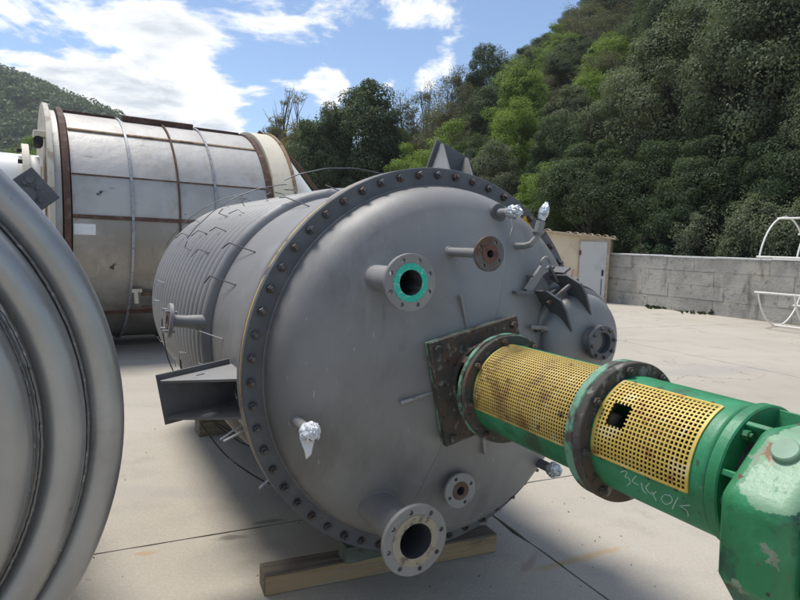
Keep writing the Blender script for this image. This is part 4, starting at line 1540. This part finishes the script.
# shaft and added filler drums; the lantern's inner shade put into their black
b = MB()
b.lathe([(.045, .5), (.045, 1.7)], AX(), 24)
b.cyl(.105, .74, .98, AX(), 32)
b.cyl(.095, 1.24, 1.40, AX(), 32)
obj('shaft', b, M['black'], ag)
b = MB()
b.ring(.12, .226, .536, .556, AX(), 72)
f1 = obj('flange', b, M['greenedge'], ag)
b = MB()
b.ring(.12, .222, .560, .582, AX(), 72)
f1b = obj('flange', b, M['rustplate'], ag)
bolts_on(f1b, .582, .600, .203, 8, 12, .012, 'rustplate')
l1 = drum('lantern', .580, 1.135, .185, .606, 1.122, 96, 195, 'green')
guard(l1, .604, 1.124, 95, 196, .1862, 'meshold', .0117, 3.75, wt=.0040)
b = MB()
b.ring(.12, .226, 1.132, 1.166, AX(), 72, bev=.004)
obj('flange', b, M['greenedge'], ag)
b = MB()
b.ring(.12, .227, 1.169, 1.200, AX(), 72, bev=.003)
f2 = obj('flange', b, M['rustplate'], ag)
bolts_on(f2, 1.200, 1.212, .206, 8, 10, .014, 'rustplate')
l2 = drum('lantern', 1.198, 1.585, .185, 1.222, 1.528, 112, 190, 'green')
guard(l2, 1.218, 1.534, 111, 190.5, .1862, 'mesh', .0132, 4.05, hole=(1.250, 1.312, 138.5, 160.0), wt=.0044)
# patch frame behind the torn hole stays open; chalk writing below the guard
ST = [[(1.318, -160.7), (1.334, -164.0), (1.341, -162.7), (1.33, -157.3), (1.343, -157.5), (1.344, -152.8), (1.326, -146.6)],
      [(1.374, -163.5), (1.355, -155.9), (1.375, -154.5)], [(1.389, -158.7), (1.387, -151.3), (1.395, -147.4)],
      [(1.419, -162.5), (1.401, -154.9), (1.414, -150.2), (1.436, -155.9)], [(1.42, -153.6), (1.423, -143.8)],
      [(1.457, -155.0), (1.446, -148.5), (1.456, -144.9), (1.483, -152.6), (1.483, -157.9), (1.463, -156.6)],
      [(1.508, -160.5), (1.472, -142.0)], [(1.541, -157.3), (1.505, -151.2)], [(1.509, -151.0), (1.525, -148.7), (1.521, -141.8)]]
b = MB()
for s in ST:
    q_ = [np.array(s[0])] + [np.array(c_) for c_ in s] + [np.array(s[-1])]
    pts = []
    for i in range(1, len(q_) - 2):
        for k_ in np.linspace(0, 1, 7)[:-1]:
            c_ = .5 * ((2 * q_[i]) + (-q_[i - 1] + q_[i + 1]) * k_ + (2 * q_[i - 1] - 5 * q_[i] + 4 * q_[i + 1] - q_[i + 2]) * k_ ** 2 + (-q_[i - 1] + 3 * q_[i] - 3 * q_[i + 1] + q_[i + 2]) * k_ ** 3)
            pts.append(PP(.1852, c_[1], c_[0]))
    pts.append(PP(.1852, s[-1][1], s[-1][0]))
    b.tube(pts, .0015, 5)
obj('chalk_writing', b, M['chalk'], l2)
b = MB()
b.ring(.10, .193, 1.588, 1.622, AX(), 72, bev=.004)
f3 = obj('flange', b, M['green'], ag)
b = MB()
b.disc(.12, 1.6215, AX(), 32)
b.lathe([(.13, 1.60), (.13, 1.70)], AX(), 40)
obj('core', b, M['rustplate'], ag)
bolts_on(f3, 1.622, 1.640, .168, 6, 8, .013, 'green')
for k in range(8):
    m2 = AX() @ Matrix.Rotation(R(30 + 45 * k), 4, 'Z')
    b = MB()
    b.box((.155, 0, 1.662), (.06, .016, .084), m2)
    obj('rib', b, M['green'], ag, bevel=.003)

# gearbox with flaking paint
gm = M['greengear']
T = NT(gm.node_tree)
bs = gm.node_tree.nodes['Principled BSDF']
old = bs.inputs['Base Color'].links[0].from_socket
tcn = T.add('ShaderNodeTexCoord')
sp = T.add('ShaderNodeSeparateXYZ')
T.link(tcn.outputs['Object'], sp.inputs[0])
nz_ = T.math('SUBTRACT', T.noise(tcn.outputs['Object'], 11, 6, .6), .5)
m1 = T.ramp(T.math('ADD', T.math('SUBTRACT', sp.outputs[2], CZ + .045), T.math('MULTIPLY', nz_, .10)), 0, .004)
m2_ = T.ramp(T.math('ADD', T.math('SUBTRACT', T.math('MULTIPLY', sp.outputs[1], -1.0), 1.728), T.math('MULTIPLY', nz_, .10)), 0, .004)
mint = T.mix(T.ramp(T.noise(tcn.outputs['Object'], 9, 6, .6), .62, .66), (.19, .33, .20), (.22, .12, .06))
mint = T.mix(T.ramp(T.noise(tcn.outputs['Object'], 3, 4, .5), .4, .7), mint, (.26, .39, .27), 'MIX')
T.link(T.mix(T.math('MULTIPLY', m1, m2_), old, mint), bs.inputs['Base Color'])
b = MB()
b.prism([(-.300, .045), (-.155, .178), (.155, .178), (.30, .045), (.30, -.15), (.20, -.27), (-.195, -.27), (-.288, -.15)], 1.692, 1.855, AX())
gb = obj('gearbox', b, gm, ag, sharp=30, bevel=.03)
gb.modifiers['bevel'].segments = 5
nrm = Vector((-.666, 0, .746))
pc = P(-.19, .1465, 1.775)
b = MB()
b.cyl(.030, -.004, .012, frame(pc, nrm), 24, bev=.003)
obj('plug', b, M['mint'], gb)
b = MB()
b.prism([(-.255, .03), (-.14, .14), (.14, .14), (.25, .03), (.25, -.13), (.17, -.225), (-.165, -.225), (-.245, -.13)], 1.856, 1.90, AX())
obj('cover', b, M['rustgrey'], ag, bevel=.006)
b = MB()
b.cyl(.15, 1.90, 2.16, AX(), 40, bev=.01)
for k in range(24):
    m2 = AX() @ Matrix.Rotation(R(15 * k), 4, 'Z')
    b.box((.158, 0, 2.03), (.03, .006, .22), m2)
obj('motor', b, M['green'], ag)

# ================================================================== timbers under the vessel
ta = math.atan2(.514, 1.176)
tb = thing('timber_beam', 'long weathered timber beam on the ground under the vessel flange', 'timber', (-.03, 3.125, 0), ta)
b = MB()
b.box((0, 0, .052), (1.30, .125, .104))
beam = obj('beam', b, M['timber'], tb, bevel=.004)
b = MB()
b.box((0, -.0645, .050), (1.292, .004, .092))
obj('sawn_face', b, M['timberend'], tb)
blk = MB()
blk.box((0, 0, 0), (.46, .11, .084))
tag(obj('timber_block', blk, M['greenwood'], None, (-.045, 3.09, .1475), bevel=.004), 'greenish grey wooden block between the timber beam and the vessel flange', 'timber')
bpy.data.objects['timber_block'].rotation_euler = (0, 0, AZ)
rb_ = MB()
rb_.box((0, 0, .115), (1.2, .2, .23))
tag(obj('timber_sleeper', rb_, M['timber'], None, (.1808 - .477 * 2.9, 2.9695 + .879 * 2.9, 0), bevel=.006), 'thick timber sleeper under the far end of the grey vessel', 'timber')
bpy.data.objects['timber_sleeper'].rotation_euler = (0, 0, AZ)

# grit and crumbs lying on the concrete
b = MB()
for i in range(150):
    gx, gy = random.gauss(.55, .9), random.gauss(3.3, .9)
    if random.random() < .35:
        gx, gy = random.uniform(-2.2, 3.5), random.uniform(2.5, 9)
    q = random.uniform(.0015, .0045)
    b.box((0, 0, 0), (q * random.uniform(1, 2.4), q * 1.4, q), Matrix.Translation((gx, gy, q * .45)) @ Matrix.Rotation(random.uniform(0, 3), 4, (random.random() * .4, random.random() * .4, 1)))
tag(obj('grit', b, M['rustgrey'], sharp=None), 'small crumbs of grit scattered on the concrete yard', 'grit', kind='stuff')

# ================================================================== coiled vessel close on the left
VZ = 1.176
cvv = thing('coiled_vessel', 'dull steel vessel end wrapped in thick concentric coil pipes at the left edge', 'vessel', (-1.564, 1.192, 0), R(35))


def VX(t=0.0):
    return frame((0, -t, VZ), (0, -1, 0), (1, 0, 0))


rr = [(.900, -.005), (.795, .058), (.667, .118), (.540, .160), (.413, .192), (.286, .212), (.160, .222)]
b = MB()
pr = [(.90, -2.3), (.90, -.02)] + [(r_, t_ - .012) for r_, t_ in rr] + [(.001, .22)]
b.lathe(pr, VX(), 112)
obj('shell', b, M['coil'], cvv, sharp=60)
for i, (r_, t_) in enumerate(rr):
    b = MB()
    # flattened half pipe lying on the head; tilt follows the dish
    sl_ = 0.0 if i == 0 else math.atan2(rr[i][1] - rr[i - 1][1], rr[i - 1][0] - rr[i][0])
    ring_p = []
    for w_ in np.linspace(0, 2 * math.pi, 33)[:-1]:
        px_, py_ = .052 * math.cos(w_), .045 * math.sin(w_)
        ring_p.append((r_ + px_ * math.cos(sl_) + py_ * math.sin(sl_), t_ - px_ * math.sin(sl_) + py_ * math.cos(sl_)))
    b.lathe(ring_p, VX(), 160, close=True)
    cr = obj('coil_ring', b, M['coil'], cvv, sharp=60)
    if i:
        # rough bead and flat strip on the outer side, thinner bead inside
        rm, tm_ = (r_ + rr[i - 1][0]) / 2, (t_ + rr[i - 1][1]) / 2
        for rw, tw, tr_ in ((rm + .006, tm_ + .002, .0050), (rm - .010, tm_ + .008, .0040)):
            b = MB()
            nn = 420
            rad_ = [tr_ * random.uniform(.75, 1.2) for _ in range(nn)]
            b.tube([(rw * math.cos(a) + random.gauss(0, .0004), -tw + random.gauss(0, .0004), VZ + rw * math.sin(a)) for a in np.linspace(0, 2 * math.pi, nn + 1)[:-1]], rad_, 6, closed=True)
            obj('weld_bead', b, M['weld'], cr)
b = MB()
aw = R(-41)
m_ = frame((.90 * math.cos(aw), .005, VZ + .90 * math.sin(aw)), (-math.sin(aw), 0, math.cos(aw)))
b.ring(.050, .0545, -.006, .006, m_, 28)
obj('joint_bead', b, M['weld'], cvv)
for k in range(8):
    b = MB()
    b.lathe([(.90 + .05 * math.cos(w_), -.14 - k * .2 + .05 * math.sin(w_)) for w_ in np.linspace(-1.6, 1.6, 9)], VX(), 96)
    obj('coil_ring', b, M['coil'], cvv, sharp=60)
# lug with bolted fitting seen over the coil
ph = 40.5
m_ = VX(-.5) @ Matrix.Rotation(R(ph), 4, 'Z')
b = MB()
b.box((.975, 0, 0), (.175, .125, .014), m_ )
lg = obj('support_bracket', b, M['primer_dark'], cvv, bevel=.003)
b = MB()
b.cyl(.028, .007, .018, m_ @ Matrix.Translation((.99, .0, 0)), 20, bev=.003)
for k in range(6):
    a = R(60 * k)
    b.cyl(.007, .007, .020, m_ @ Matrix.Translation((.99 + .041 * math.cos(a), .041 * math.sin(a), 0)), 8)
b.cyl(.013, .007, .016, m_ @ Matrix.Translation((1.03, .035, 0)), 12)
obj('fitting', b, M['primer_dark'], lg)
b = MB()
b.box((0, 0, .12), (1.2, .16, .24))
sl = tag(obj('timber_sleeper', b, M['timber'], None, (-1.564 - .574 * .8, 1.192 + .819 * .8, 0), bevel=.006), 'timber sleeper under the coiled vessel at the left', 'timber')
sl.rotation_euler = (0, 0, R(35))

# ================================================================== thin spring haze over everything
hz = MB()
hz.box((-60, 230, 62), (900, 700, 128))
hm = bpy.data.materials.new('haze')
hm.use_nodes = True
HT = NT(hm.node_tree)
for n_ in list(HT.n):
    if n_.type != 'OUTPUT_MATERIAL':
        HT.n.remove(n_)
pv = HT.add('ShaderNodeVolumePrincipled')
pv.inputs['Color'].default_value = (.93, .96, 1.0, 1)
pv.inputs['Density'].default_value = .00035
pv.inputs['Anisotropy'].default_value = .3
HT.link(pv.outputs[0], [n_ for n_ in HT.n if n_.type == 'OUTPUT_MATERIAL'][0].inputs['Volume'])
haze = obj('haze', hz, hm, sharp=None)
tag(haze, 'thin haze in the air', 'haze', kind='stuff')
